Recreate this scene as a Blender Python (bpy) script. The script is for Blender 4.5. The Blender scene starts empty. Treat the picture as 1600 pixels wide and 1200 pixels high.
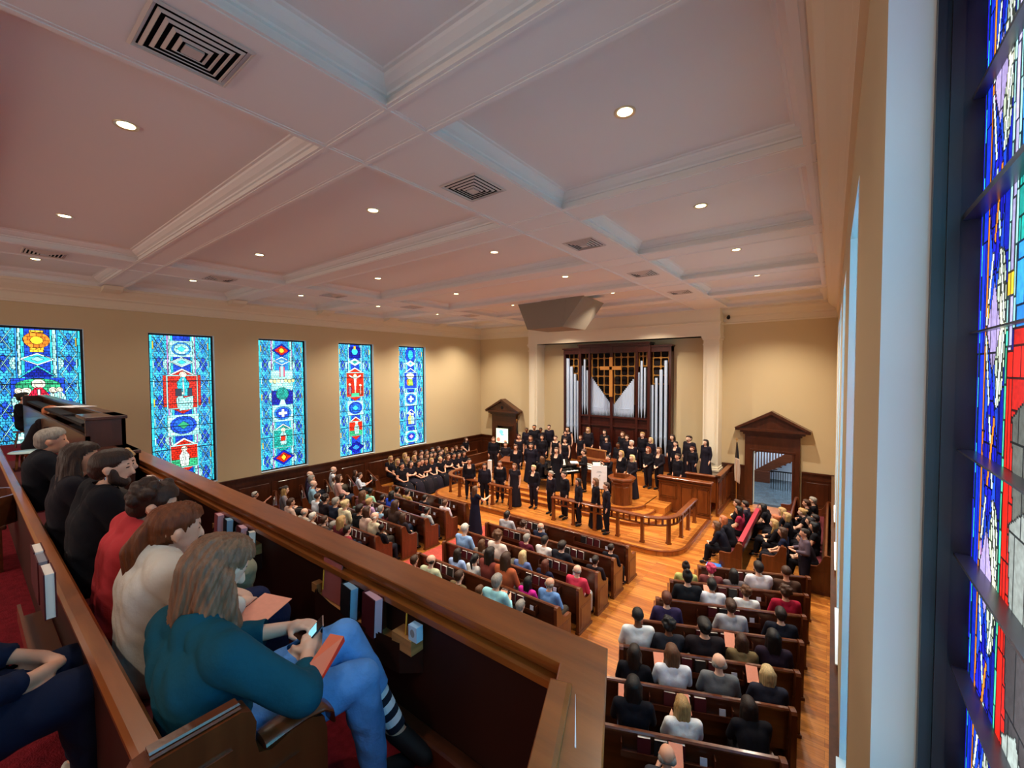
import bpy, bmesh, math, random
import numpy as np
from mathutils import Vector, Matrix
random.seed(7); RNG = np.random.default_rng(11)
PI = math.pi
S = bpy.context.scene
COL = S.collection

# ---------------------------------------------------------------- camera
CZ = 5.5
YAW, PITCH, ROLL, FPX = math.radians(37.2737), math.radians(-1.8856), math.radians(-0.24), 657.9
_f = Vector((-math.sin(YAW)*math.cos(PITCH), math.cos(YAW)*math.cos(PITCH), math.sin(PITCH)))
_r = Vector((math.cos(YAW), math.sin(YAW), 0)); _u = _r.cross(_f)
_r2 = _r*math.cos(ROLL)+_u*math.sin(ROLL); _u2 = -_r*math.sin(ROLL)+_u*math.cos(ROLL)
cam_d = bpy.data.cameras.new('camera'); cam = bpy.data.objects.new('camera', cam_d); COL.objects.link(cam)
M = Matrix((_r2, _u2, -_f)).transposed().to_4x4(); M.translation = Vector((0, 0, CZ)); cam.matrix_world = M
cam_d.sensor_width = 36; cam_d.lens = 36*FPX/1600; cam_d.clip_start = 0.03; cam_d.clip_end = 200
S.camera = cam
def ray(px, py): return _r2*((px-800)/FPX)+_u2*((600-py)/FPX)+_f
CAM = Vector((0, 0, CZ))
def atZ(px, py, z): d = ray(px, py); return CAM+d*((z-CZ)/d.z)      # survey helpers: where a sight line meets a floor / wall plane
def atY(px, py, y): d = ray(px, py); return CAM+d*(y/d.y)
def atX(px, py, x): d = ray(px, py); return CAM+d*(x/d.x)

# ---------------------------------------------------------------- look
S.view_settings.view_transform = 'Standard'; S.view_settings.look = 'None'; S.view_settings.gamma = 1
S.view_settings.use_curve_mapping = False
S.view_settings.exposure = 0.6
cy = S.cycles
cy.max_bounces = 7; cy.diffuse_bounces = 5; cy.glossy_bounces = 3; cy.transmission_bounces = 4
cy.sample_clamp_indirect = 6; cy.use_denoising = True; cy.caustics_reflective = False; cy.caustics_refractive = False
cy.blur_glossy = 1.0
W = bpy.data.worlds.new('world'); S.world = W; W.use_nodes = True
W.node_tree.nodes['Background'].inputs[0].default_value = (0.55, 0.7, 1.0, 1)
W.node_tree.nodes['Background'].inputs[1].default_value = 1.0

# ceiling downlights (their light; the fittings are built with the ceiling)
CAN_X = (-1.79, -6.25, -10.7, -15.3); CAN_Y = (-5.2, -2.0, 1.2, 4.34, 7.56, 10.8, 14.1, 17.1)
CAN_W = {-5.2: 25, -2.0: 36, 1.2: 62, 4.34: 100, 7.56: 160, 10.8: 265, 14.1: 350, 17.1: 270}
CAN_SIDE = {1.2: .3, 4.34: .4, 7.56: .6}; CAN_LEFT = {1.2: .25, 4.34: .22, 7.56: .3, 10.8: .65, 14.1: .8}
Z_COF, Z_SOF = 8.22, 7.99
for _y in CAN_Y:
    for _x in CAN_X:
        L = bpy.data.lights.new('downlight_lamp', 'SPOT'); L.energy = CAN_W[_y]*3.1*(CAN_SIDE.get(_y, 1) if _x == -1.79 else CAN_LEFT.get(_y, 1) if _x == -15.3 else 1); L.spot_size = math.radians(118); L.spot_blend = 0.9
        L.color = (1.0, 0.87, 0.70); L.shadow_soft_size = 0.06
        o = bpy.data.objects.new('downlight_lamp', L); o.location = (_x, _y, Z_COF-0.03); COL.objects.link(o)

# ---------------------------------------------------------------- materials
def lin(c):
    if isinstance(c, str): c = tuple(int(c[i:i+2], 16)/255 for i in (0, 2, 4))
    return tuple((x/12.92 if x <= .04045 else ((x+.055)/1.055)**2.4) for x in c)
MATS = {}
def mat(name, c, rough=.6, spec=.4, metal=0, emit=None, var=0, vscale=8, bump=0, bscale=60, coat=0, stretch=(1, 1, 1)):
    if name in MATS: return MATS[name]
    m = bpy.data.materials.new(name); m.use_nodes = True; N = m.node_tree.nodes; Lk = m.node_tree.links
    b = N['Principled BSDF']; c = lin(c)
    b.inputs['Base Color'].default_value = (*c, 1); b.inputs['Roughness'].default_value = rough
    b.inputs['Specular IOR Level'].default_value = spec; b.inputs['Metallic'].default_value = metal
    b.inputs['Coat Weight'].default_value = coat; b.inputs['Coat Roughness'].default_value = .12
    if emit: b.inputs['Emission Color'].default_value = (*lin(emit[0]), 1); b.inputs['Emission Strength'].default_value = emit[1]
    if var or bump:
        tc = N.new('ShaderNodeTexCoord'); mp = N.new('ShaderNodeMapping'); mp.inputs['Scale'].default_value = stretch
        Lk.new(tc.outputs['Object'], mp.inputs[0])
    if var:
        n = N.new('ShaderNodeTexNoise'); n.inputs['Scale'].default_value = vscale; n.inputs['Detail'].default_value = 4
        Lk.new(mp.outputs[0], n.inputs[0])
        r = N.new('ShaderNodeMapRange'); r.inputs[1].default_value = .3; r.inputs[2].default_value = .7
        r.inputs[3].default_value = 1-var; r.inputs[4].default_value = 1+var
        Lk.new(n.outputs[0], r.inputs[0])
        x = N.new('ShaderNodeVectorMath'); x.operation = 'SCALE'; x.inputs[0].default_value = c; Lk.new(r.outputs[0], x.inputs['Scale'])
        Lk.new(x.outputs[0], b.inputs['Base Color'])
    if bump:
        n = N.new('ShaderNodeTexNoise'); n.inputs['Scale'].default_value = bscale; n.inputs['Detail'].default_value = 3
        Lk.new(mp.outputs[0], n.inputs[0])
        bp = N.new('ShaderNodeBump'); bp.inputs['Strength'].default_value = bump; bp.inputs['Distance'].default_value = .02
        Lk.new(n.outputs[0], bp.inputs['Height']); Lk.new(bp.outputs[0], b.inputs['Normal'])
    MATS[name] = m; return m
def wood(name, c, rough=.35, coat=.3, var=.28, stretch=(1, 1, 9)):
    return mat(name, c, rough, .4, var=var, vscale=3.2, bump=.05, bscale=14, coat=coat, stretch=stretch)
PLASTER = mat('plaster_wall', 'CFBB95', .85, .2, bump=.05, bscale=90)
CEILM = mat('ceiling_paint', 'E8E3DE', .8, .2, bump=.04, bscale=120)
TRIMW = mat('cream_trim', 'E4D8C0', .6, .3)
REVEAL = mat('white_reveal', 'DCDDDA', .6, .3)
DARKW = wood('dark_wood', '45200F', .34, .35, stretch=(3, 3, .6))
PEWW = wood('pew_wood', '4C230F', .3, .4, stretch=(.6, 4, 4))
ENDW = wood('pew_end_wood', '5E2E15', .3, .4, stretch=(4, 4, .6))
RAILW = wood('rail_wood', '8A4A1C', .3, .45, stretch=(.5, 4, 4))
CHANW = wood('chancel_wood', '6B3413', .32, .4, stretch=(3, 3, .7))
ORGW = wood('organ_wood', '3C140B', .36, .3, stretch=(3, 3, .5))
SHELFW = wood('light_wood', 'B27A48', .45, .1)
BRONZE = mat('dark_bronze', '1E1A20', .35, .5)
BLACK = mat('black_gloss', '0A0A0C', .18, .5)
BLACKM = mat('black_matte', '0D0C10', .7, .3)
GOLD = mat('gilt_wood', 'B9813A', .4, .5, metal=.25)
PIPE = mat('polished_tin', 'CADCF6', .3, .6, metal=.1)
PAGE = mat('page_paper', 'EFE6DC', .8, .2)
PINK = mat('pink_paper', 'E89A80', .8, .2, var=.04, vscale=30)
MAROON = mat('maroon_cloth', '4A1018', .6, .3)
CHROME = mat('chrome', 'C8C8CC', .2, .5, metal=1)
WHITE = mat('white_card', 'E9E8EA', .7, .2)
def plank_floor():
    m = mat('oak_floor', 'B8702F', .3, .5, coat=.25); N = m.node_tree.nodes; Lk = m.node_tree.links; b = N['Principled BSDF']
    tc = N.new('ShaderNodeTexCoord'); br = N.new('ShaderNodeTexBrick')
    br.inputs['Scale'].default_value = 1; br.inputs['Brick Width'].default_value = 1.3; br.inputs['Row Height'].default_value = .085
    br.inputs['Mortar Size'].default_value = .002; br.offset_frequency = 3; br.offset = .37
    br.inputs['Color1'].default_value = (*lin('C07A34'), 1); br.inputs['Color2'].default_value = (*lin('9A551F'), 1); br.inputs['Mortar'].default_value = (*lin('5C3014'), 1)
    n = N.new('ShaderNodeTexNoise'); n.inputs['Scale'].default_value = 2.5; n.inputs['Detail'].default_value = 6
    mp = N.new('ShaderNodeMapping'); mp.inputs['Scale'].default_value = (.8, 9, 1)
    Lk.new(tc.outputs['Object'], mp.inputs[0]); Lk.new(mp.outputs[0], n.inputs[0]); Lk.new(tc.outputs['Object'], br.inputs[0])
    r = N.new('ShaderNodeMapRange'); r.inputs[1].default_value = .3; r.inputs[2].default_value = .7; r.inputs[3].default_value = .75; r.inputs[4].default_value = 1.25
    x = N.new('ShaderNodeVectorMath'); x.operation = 'SCALE'; Lk.new(n.outputs[0], r.inputs[0]); Lk.new(r.outputs[0], x.inputs['Scale']); Lk.new(br.outputs[0], x.inputs[0])
    Lk.new(x.outputs[0], b.inputs['Base Color']); return m
OAK = plank_floor()
CARPET = mat('red_carpet', '7A1C26', .95, .1, var=.25, vscale=26, bump=.4, bscale=120)
RUNNER = mat('aisle_carpet', 'A8483E', .95, .1, var=.2, vscale=22, bump=.3, bscale=120)

# ---------------------------------------------------------------- mesh helpers
class MB:
    def __init__(s): s.v = []; s.f = []; s.m = []
    def add(s, vs, fs, mi=0):
        k = len(s.v); s.v += [tuple(v) for v in vs]; s.f += [tuple(i+k for i in f) for f in fs]; s.m += [mi]*len(fs); return s
    def box(s, a, b, mi=0, bev=0):
        x0, y0, z0 = (min(p, q) for p, q in zip(a, b)); x1, y1, z1 = (max(p, q) for p, q in zip(a, b))
        if bev <= 0:
            return s.add([(x0, y0, z0), (x1, y0, z0), (x1, y1, z0), (x0, y1, z0), (x0, y0, z1), (x1, y0, z1), (x1, y1, z1), (x0, y1, z1)],
                         [(0, 3, 2, 1), (4, 5, 6, 7), (0, 1, 5, 4), (1, 2, 6, 5), (2, 3, 7, 6), (3, 0, 4, 7)], mi)
        e = min(bev, (x1-x0)*.45, (y1-y0)*.45, (z1-z0)*.45)
        ring = lambda i, z: [(x0+i, y0+e+0*i, z), (x0+e, y0+i, z), (x1-e, y0+i, z), (x1-i, y0+e, z), (x1-i, y1-e, z), (x1-e, y1-i, z), (x0+e, y1-i, z), (x0+i, y1-e, z)]
        rs = [[(x0+e, y0+e, z0)]*2+[(x1-e, y0+e, z0)]*2+[(x1-e, y1-e, z0)]*2+[(x0+e, y1-e, z0)]*2, ring(0, z0+e), ring(0, z1-e),
              [(x0+e, y0+e, z1)]*2+[(x1-e, y0+e, z1)]*2+[(x1-e, y1-e, z1)]*2+[(x0+e, y1-e, z1)]*2]
        return s.loft(rs, mi)
    def loft(s, rings, mi=0, cap=True, closed=True):
        n = len(rings[0]); vs = [p for r in rings for p in r]; fs = []
        for i in range(len(rings)-1):
            for j in range(n if closed else n-1):
                a, b = i*n+j, i*n+(j+1) % n; fs.append((a, b, b+n, a+n))
        if cap and closed: fs.append(tuple(range(n-1, -1, -1))); fs.append(tuple(range((len(rings)-1)*n, len(rings)*n)))
        return s.add(vs, fs, mi)
    def prism(s, pts, h0, h1, axis='z', mi=0):
        def P(p, h): return {'z': (p[0], p[1], h), 'y': (p[0], h, p[1]), 'x': (h, p[0], p[1])}[axis]
        return s.loft([[P(p, h0) for p in pts], [P(p, h1) for p in pts]], mi)
    def cyl(s, a, b, r0, r1=None, n=12, mi=0):
        r1 = r0 if r1 is None else r1; a = Vector(a); b = Vector(b); d = (b-a).normalized()
        u = d.orthogonal().normalized(); w = d.cross(u)
        return s.loft([[a+(u*math.cos(t)+w*math.sin(t))*r0 for t in [2*PI*i/n for i in range(n)]], [b+(u*math.cos(t)+w*math.sin(t))*r1 for t in [2*PI*i/n for i in range(n)]]], mi)
    def tube(s, pts, r, n=8, mi=0):
        for a, b in zip(pts, pts[1:]): s.cyl(a, b, r, r, n, mi)
        return s
    def lathe(s, c, prof, n=16, mi=0):
        return s.loft([[(c[0]+r*math.cos(2*PI*i/n), c[1]+r*math.sin(2*PI*i/n), c[2]+z) for i in range(n)] for r, z in prof], mi)
    def ell(s, c, r, n=12, m=8, mi=0):
        rs = []
        for j in range(m+1):
            t = PI*j/m; q = max(math.sin(t), .02)
            rs.append([(c[0]+r[0]*q*math.cos(2*PI*i/n), c[1]+r[1]*q*math.sin(2*PI*i/n), c[2]-r[2]*math.cos(t)) for i in range(n)])
        return s.loft(rs, mi)
    def sweep(s, path, prof, mi=0, closed=False):
        # path: 2-D plan points, prof: (offset, z) points; the profile is carried along the plan path
        P = [Vector(p) for p in path]; n = len(P); rings = []
        for i in range(n):
            d0 = (P[i]-P[i-1]) if (i > 0 or closed) else (P[1]-P[0]); d1 = (P[(i+1) % n]-P[i]) if (i < n-1 or closed) else (P[-1]-P[-2])
            d0 = d0.normalized(); d1 = d1.normalized(); t = (d0+d1).normalized(); nn = Vector((t.y, -t.x)); k = 1/max(.3, nn.dot(Vector((d0.y, -d0.x))))
            rings.append([(P[i].x+nn.x*o*k, P[i].y+nn.y*o*k, z) for o, z in prof])
        if closed: rings.append(rings[0])
        return s.loft(rings, mi, cap=not closed)
    def xf(s, mtx): s.v = [tuple(mtx @ Vector(v)) for v in s.v]; return s
    def mesh(s, name, mats):
        me = bpy.data.meshes.new(name); me.from_pydata(s.v, [], s.f)
        for m in (mats if isinstance(mats, (list, tuple)) else [mats]): me.materials.append(m)
        me.polygons.foreach_set('material_index', s.m)
        bm = bmesh.new(); bm.from_mesh(me); bmesh.ops.recalc_face_normals(bm, faces=bm.faces); bm.to_mesh(me); bm.free()
        return me
    def build(s, name, mats, parent=None, loc=None, rz=0, smooth=False):
        o = bpy.data.objects.new(name, s.mesh(name, mats)); COL.objects.link(o)
        if parent: o.parent = parent
        if loc is not None: o.location = loc
        if rz: o.rotation_euler = (0, 0, rz)
        if smooth: shade(o.data)
        return o
def shade(me, ang=50):
    me.polygons.foreach_set('use_smooth', [True]*len(me.polygons))
    try: me.set_sharp_from_angle(angle=math.radians(ang))
    except Exception: pass
def tag(o, label=None, cat=None, group=None, kind=None):
    if label: o['label'] = label
    if cat: o['category'] = cat
    if group: o['group'] = group
    if kind: o['kind'] = kind
    return o
def empty(name, loc=(0, 0, 0), rz=0, **k):
    o = bpy.data.objects.new(name, None); COL.objects.link(o); o.location = loc; o.rotation_euler = (0, 0, rz); o.empty_display_size = .1
    return tag(o, **k)
def struct(o): o['kind'] = 'structure'; return o
def copy_tree(o, parent=None):
    c = o.copy(); COL.objects.link(c); c.parent = parent
    if parent: c.matrix_parent_inverse = o.matrix_parent_inverse
    for ch in list(o.children): copy_tree(ch, c)
    return c
# ================================================================ the room
XL, XR, YF, YB, ZC = -17.25, 0.12, 19.5, -7.0, 8.3
WIN_Z = (1.62, 6.74)
LWIN = [(.43, 2.22), (3.66, 5.45), (6.88, 8.69), (10.12, 11.89), (13.34, 15.07)]
RWIN = [(.06, 1.73), (3.55, 5.2), (6.85, 8.5), (10.1, 11.75), (13.3, 14.95)]
struct(MB().box((XL-1, YB-1, -.2), (XR+.6, YF, 0)).build('floor', OAK))
# centre aisle carpet runner and its cross strip
tag(MB().box((-9.72, .2, 0), (-8.22, 11.25, .012)).build('aisle_runner', RUNNER), 'long red carpet runner down the centre aisle between the pews', 'carpet')
def wall_with_windows(x0, x1, wins, name):
    m = MB(); y = YB
    for a, b in wins:
        m.box((x0, y, 0), (x1, a, ZC)); m.box((x0, a, 0), (x1, b, WIN_Z[0])); m.box((x0, a, WIN_Z[1]), (x1, b, ZC)); y = b
    m.box((x0, y, 0), (x1, YF, ZC)); return struct(m.build(name, PLASTER))
wall_with_windows(XL-.45, XL, LWIN, 'wall_left')
wall_with_windows(XR, XR+.45, RWIN, 'wall_right')
struct(MB().box((XL-.45, YB-.3, 0), (XR+.45, YB, ZC)).build('wall_back', PLASTER))
# far wall with two door openings; the chancel arch block stands forward of it
DR = (-2.5, -1.18); DL = (-15.75, -14.7)
m = MB()
m.box((XL, YF, 0), (DL[0], YF+.3, ZC)); m.box((DL[0], YF, 2.2), (DL[1], YF+.3, ZC)); m.box((DL[1], YF, 0), (DR[0], YF+.3, ZC))
m.box((DR[0], YF, 2.2), (DR[1], YF+.3, ZC)); m.box((DR[1], YF, 0), (XR+.45, YF+.3, ZC))
struct(m.build('wall_far', PLASTER))
AX0, AX1, AY = -13.15, -3.66, 18.75
m = MB()
m.box((AX0, AY, 6.87), (AX1, YF, ZC))
m.box((AX0-.03, AY-.03, 7.36), (AX1+.03, YF, 7.42)); m.box((AX0-.06, AY-.06, 7.42), (AX1+.06, YF, 7.46)); m.box((AX0-.02, AY-.02, 6.87), (AX1+.02, YF, 6.93))
struct(m.build('trim_1', TRIMW))
for k, (a, b) in enumerate(((AX0+.03, AX0+.55), (AX1-.62, AX1-.03))):
    m = MB(); m.box((a, AY+.02, .3), (b, YF, 6.87))
    m.box((a+.1, AY-.015, 1.6), (b-.1, AY+.02, 6.45)); m.box((a+.14, AY-.03, 1.64), (b-.14, AY, 6.4))
    m.box((a-.03, AY-.02, 6.5), (b+.03, AY+.03, 6.56)); m.box((a-.04, AY-.04, 6.72), (b+.04, YF, 6.8)); m.box((a-.07, AY-.07, 6.8), (b+.07, YF, 6.87))
    m.box((a-.04, AY-.05, .9), (b+.04, YF, 1.3)); m.box((a-.07, AY-.08, 1.3), (b+.07, YF, 1.38)); m.box((a-.03, AY-.04, 1.38), (b+.03, YF, 1.46))
    struct(m.build('trim_%d' % (k+2), TRIMW))
# crown: picture rail, frieze and cornice on the walls
def crown(path, name):
    # walls are on the left-hand side of the path
    pr = [(0, 7.37), (.04, 7.38), (.04, 7.43), (.015, 7.45), (.015, 7.62), (.06, 7.66), (.06, 7.70), (.10, 7.74), (.2, 7.82), (.27, 7.9), (.3, 7.91), (.3, 7.985), (0, 7.985)]
    return struct(MB().sweep(path, pr).build(name, TRIMW))
crown([(XL, YB), (XL, YF)], 'trim_4'); crown([(XR, YF), (XR, YB)], 'trim_5')
crown([(XL, YF), (AX0, YF)], 'trim_6'); crown([(AX1, YF), (XR, YF)], 'trim_7')
# wainscot
def wainscot(x0, y0, x1, y1, name, top=1.57, nx=None):
    L = math.hypot(x1-x0, y1-y0); n = nx or max(1, round(L/1.35)); m = MB()
    m.box((0, 0, 0), (L, .03, top-.05)); m.box((0, 0, top-.06), (L, .085, top)); m.box((0, 0, top-.12), (L, .055, top-.06)); m.box((0, 0, 0), (L, .055, .18))
    m.box((0, .03, top-.3), (L, .045, top-.12))
    for i in range(n):
        a, b = i*L/n, (i+1)*L/n
        m.box((a, .03, .18), (a+.07, .045, top-.3)); m.box((b-.07, .03, .18), (b, .045, top-.3)); m.box((a+.07, .03, .18), (b-.07, .045, .28))
        m.box((a+.16, .03, .37), (b-.16, .042, top-.39), bev=.01)
    a = math.atan2(y1-y0, x1-x0); o = m.build(name, DARKW, loc=(x0, y0, 0), rz=a); return struct(o)
wainscot(XL, YF, XL, .5, 'baseboard_left'); wainscot(XR, .5, XR, YF, 'baseboard_right', 1.55)
wainscot(AX0, YF, DL[1]+.32, YF, 'baseboard_far', nx=1); wainscot(DL[0]-.32, YF, XL, YF, 'baseboard_far_left', nx=1)
wainscot(DR[0]-.3, YF, AX1, YF, 'baseboard_far_centre', nx=1); wainscot(XR, YF, DR[1]+.3, YF, 'baseboard_far_right', nx=1)

# ---------------------------------------------------------------- coffered ceiling
TY = [(-7.0, -6.8), (-3.9, -3.4), (-.66, -.15), (2.55, 3.03), (5.79, 6.31), (9.03, 9.6), (12.27, 12.85), (15.5, 16.05), (18.7, 19.5)]
CX = [(XL+.3, -13.72), (-12.6, -4.52), (-3.42, XR-.37)]
m = MB()
Rx = [XL, CX[0][0], CX[0][1], CX[1][0], CX[1][1], CX[2][0], CX[2][1], XR]
for a, b in TY: m.box((XL, a, Z_SOF), (XR, b, ZC))
for a, b in zip(TY, TY[1:]):
    for i in (0, 2, 4, 6): m.box((Rx[i], a[1], Z_SOF), (Rx[i+1], b[0], ZC))
m.box((XL-.45, YB-.3, ZC-.02), (XR+.45, YF+.3, ZC+.2))
# coffer mouldings and panels
for (ya, yb) in [(a[1], b[0]) for a, b in zip(TY, TY[1:])]:
    for xa, xb in CX:
        pr = [(-.005, Z_SOF+.002), (0, Z_SOF+.10), (.025, Z_SOF+.105), (.03, Z_SOF+.125), (.07, Z_SOF+.145), (.12, Z_SOF+.19), (.13, Z_SOF+.215), (.16, Z_SOF+.22), (.17, Z_COF), (.2, Z_COF+.001)]
        rings = [[(xa+o, ya+o, z), (xb-o, ya+o, z), (xb-o, yb-o, z), (xa+o, yb-o, z)] for o, z in pr]
        m.loft(rings, cap=False); m.add([rings[-1][k] for k in range(4)], [(3, 2, 1, 0)])
# beads running along every soffit edge, crossing at the intersections
for a, b in TY:
    for y in (a, b):
        if YB+.3 < y < YF-.1: m.box((XL+.3, y-.02, Z_SOF-.016), (XR-.3, y+.02, Z_SOF+.01)); m.box((XL+.3, y-.05, Z_SOF-.006), (XR-.3, y+.05, Z_SOF+.01))
for x in Rx[1:-1]: m.box((x-.02, YB+.01, Z_SOF-.018), (x+.02, YF, Z_SOF+.012)); m.box((x-.05, YB+.01, Z_SOF-.008), (x+.05, YF, Z_SOF+.012))
struct(m.build('ceiling', CEILM))
# bulkhead mouldings where the cross beams meet the left wall
m = MB()
for a, b in TY[1:-1]:
    m.prism([(XL+.01, Z_SOF-.012), (XL+.75, Z_SOF-.012), (XL+.62, Z_SOF-.10), (XL+.45, Z_SOF-.14), (XL+.01, Z_SOF-.2)], a+.03, b-.03, 'y')
struct(m.build('trim_8', TRIMW))

# ---------------------------------------------------------------- downlights and vents
GLOW = mat('lamp_glow', 'FFF1C0', .5, emit=('FFE9A8', 9))
RING = mat('lamp_ring', 'D9C9A8', .3, .5, metal=.3)
ordn = ['first', 'second', 'third', 'fourth', 'fifth', 'sixth', 'seventh', 'eighth', 'ninth', 'tenth', 'eleventh', 'twelfth']
can0 = empty('recessed_downlight')
MB().lathe((0, 0, 0), [(.075, .0), (.1, -.012), (.11, -.012), (.115, 0), (.1, .004)], 20).build('trim_ring', RING, can0, smooth=True)
MB().lathe((0, 0, 0), [(.001, -.004), (.078, -.004), (.078, .0)], 20).build('lamp_lens', GLOW, can0)
first = True
colname = {-1.79: 'right coffers', -6.25: 'middle coffers, right row', -10.7: 'middle coffers, left row', -15.3: 'coffers along the left wall'}
vis = [y for y in CAN_Y if y > 0]
for x in CAN_X:
    for i, y in enumerate(vis):
        if x == -1.79 and y < 3: continue
        c = can0 if first else copy_tree(can0); first = False
        c.location = (x, y, Z_COF); 
        w = (i-1 if x == -1.79 else i)
        tag(c, 'round ceiling downlight, %s from near in the %s' % (ordn[w], colname[x]), 'ceiling light', 'recessed downlights')
VENTM = mat('vent_paint', 'C9BDB4', .5, .4); VOID = mat('vent_void', '0A0808', .9, .1)
vent0 = empty('ceiling_vent')
MB().box((-.28, -.28, -.004), (.28, .28, .0)).build('backing', VOID, vent0)
m = MB()
for k in range(5):
    r = .3-.055*k; t = .014
    prof = [(0, -.016-.006*k), (-.022, -.006-.006*k), (-.026, -.008-.006*k), (-.005, -.022-.006*k)]
    m.sweep([(-r, -r), (r, -r), (r, r), (-r, r)], [(-o-.0, z) for o, z in prof], closed=True)
m.box((-.06, -.06, -.05), (.06, .06, -.035)); m.build('louvre', VENTM, vent0)
first = True
for x, nm in ((-3.95, 'right ceiling beam'), (-13.15, 'left ceiling beam')):
    for i, y in enumerate((1.16, 4.33, 7.57, 10.83, 14.15)):
        c = vent0 if first else copy_tree(vent0); first = False
        c.location = (x, y, Z_SOF-.001)
        tag(c, 'square louvred air vent under the %s, %s from the front of the picture' % (nm, ordn[i]), 'air vent', 'ceiling air vents')
# ================================================================ stained glass
def glass_material(name, strength):
    m = bpy.data.materials.new(name); m.use_nodes = True; N = m.node_tree.nodes; Lk = m.node_tree.links; b = N['Principled BSDF']
    a = N.new('ShaderNodeAttribute'); a.attribute_name = 'glass'; Lk.new(a.outputs['Color'], b.inputs['Base Color']); Lk.new(a.outputs['Color'], b.inputs['Emission Color'])
    n = N.new('ShaderNodeTexNoise'); n.inputs['Scale'].default_value = 60; n.inputs['Detail'].default_value = 3
    tc = N.new('ShaderNodeTexCoord'); Lk.new(tc.outputs['Object'], n.inputs[0])
    r = N.new('ShaderNodeMapRange'); r.inputs[1].default_value = .3; r.inputs[2].default_value = .7; r.inputs[3].default_value = .7*strength; r.inputs[4].default_value = 1.3*strength
    Lk.new(n.outputs[0], r.inputs[0]); Lk.new(r.outputs[0], b.inputs['Emission Strength'])
    b.inputs['Roughness'].default_value = .25
    return m
class Raster:
    def __init__(s, w, h, res):
        s.W, s.H = round(w/res), round(h/res); s.w, s.h, s.res = w, h, res
        s.x, s.y = np.meshgrid((np.arange(s.W)+.5)*res, (np.arange(s.H)+.5)*res)     # metres, y down from the top
        s.c = np.zeros((s.H, s.W, 3)); s.i = np.zeros((s.H, s.W), int); s.n = 1
    def put(s, mask, col, cell=None, rot=0, keep=False):
        s.c[mask] = lin(col)
        if cell:
            ca, sa = math.cos(rot), math.sin(rot); X = s.x*ca+s.y*sa; Y = -s.x*sa+s.y*ca
            r = np.floor(Y/cell[1]).astype(int); q = np.floor((X+(r % 2)*cell[0]*.5)/cell[0]).astype(int)
            s.i[mask] = (s.n*100003+r*347+q*7919)[mask]
        else: s.i[mask] = s.n*100003
        s.n += 1
    def rect(s, x0, y0, x1, y1): return (s.x >= x0) & (s.x < x1) & (s.y >= y0) & (s.y < y1)
    def disc(s, x, y, rx, ry=None): return ((s.x-x)/rx)**2+((s.y-y)/(ry or rx))**2 < 1
    def dia(s, x, y, rx, ry): return abs(s.x-x)/rx+abs(s.y-y)/ry < 1
    def line(s, x0, y0, x1, y1, t):
        L = math.hypot(x1-x0, y1-y0); dx, dy = (x1-x0)/L, (y1-y0)/L
        u = (s.x-x0)*dx+(s.y-y0)*dy; v = -(s.x-x0)*dy+(s.y-y0)*dx; return (u > 0) & (u < L) & (abs(v) < t/2)
    def poly(s, pts):
        ins = np.zeros(s.x.shape, bool); n = len(pts)
        for k in range(n):
            (xa, ya), (xb, yb) = pts[k], pts[(k+1) % n]
            c = ((ya > s.y) != (yb > s.y)) & (s.x < (xb-xa)*(s.y-ya)/((yb-ya) or 1e-9)+xa); ins ^= c
        return ins
    def figure(s, x, y, h, robe, skin='F4EAD2', halo='F6F0D8'):
        s.put(s.disc(x, y+.10*h, .13*h), halo); s.put(s.disc(x, y+.11*h, .075*h, .09*h), skin)
        s.put(s.poly([(x-.07*h, y+.2*h), (x+.07*h, y+.2*h), (x+.22*h, y+.45*h), (x+.16*h, y+h), (x-.16*h, y+h), (x-.22*h, y+.45*h)]), robe, (.07, .11))
        s.put(s.line(x, y+.25*h, x+.02*h, y+.95*h, .05*h), 'E8F4EE')
    def finish(s, bars=(), lead=1, jit=.35):
        hsh = (np.sin(s.i*12.9898)*43758.5453) % 1; s.c *= (1+jit*(hsh-.5)*2)[..., None]
        ed = np.zeros(s.i.shape, bool); ed[:, 1:] |= s.i[:, 1:] != s.i[:, :-1]; ed[1:, :] |= s.i[1:, :] != s.i[:-1, :]
        for k in range(lead-1): ed[:, :-1] |= ed[:, 1:]; ed[:-1, :] |= ed[1:, :]
        s.c[ed] *= .06
        for b in bars: s.c[abs(s.y-b) < max(.011, s.res*.6)] = (.002, .003, .008)
    def mesh(s, name, material):
        # a sheet in the local x-z plane, top at z = h
        xs = np.linspace(0, s.w, s.W+1); zs = s.h-np.linspace(0, s.h, s.H+1)
        V = np.zeros((s.H+1, s.W+1, 3)); V[..., 0] = xs; V[..., 2] = zs[:, None]
        idx = np.arange((s.H+1)*(s.W+1)).reshape(s.H+1, s.W+1)
        F = np.stack([idx[:-1, :-1], idx[1:, :-1], idx[1:, 1:], idx[:-1, 1:]], -1).reshape(-1, 4)
        me = bpy.data.meshes.new(name); nf = len(F)
        me.vertices.add(V.size//3); me.vertices.foreach_set('co', V.ravel())
        me.loops.add(nf*4); me.loops.foreach_set('vertex_index', F.ravel())
        me.polygons.add(nf); me.polygons.foreach_set('loop_start', np.arange(nf)*4); me.polygons.foreach_set('loop_total', np.full(nf, 4))
        me.update(calc_edges=True)
        at = me.attributes.new('glass', 'FLOAT_COLOR', 'FACE'); c = np.ones((nf, 4)); c[:, :3] = np.clip(s.c.reshape(-1, 3), 0, 5); at.data.foreach_set('color', c.ravel())
        me.materials.append(material); me.validate(); return me
AQ, CY, SKY, BL, NV, WH, TE, RD, OR, YE, PK, GR = 'A8F2EE', '35CFEA', '2F8CE8', '1C46D0', '0E1C9C', 'EAFBF6', '1FA89E', 'D82A16', 'F08A28', 'F6C832', 'C88AD8', '35B27A'
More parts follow.
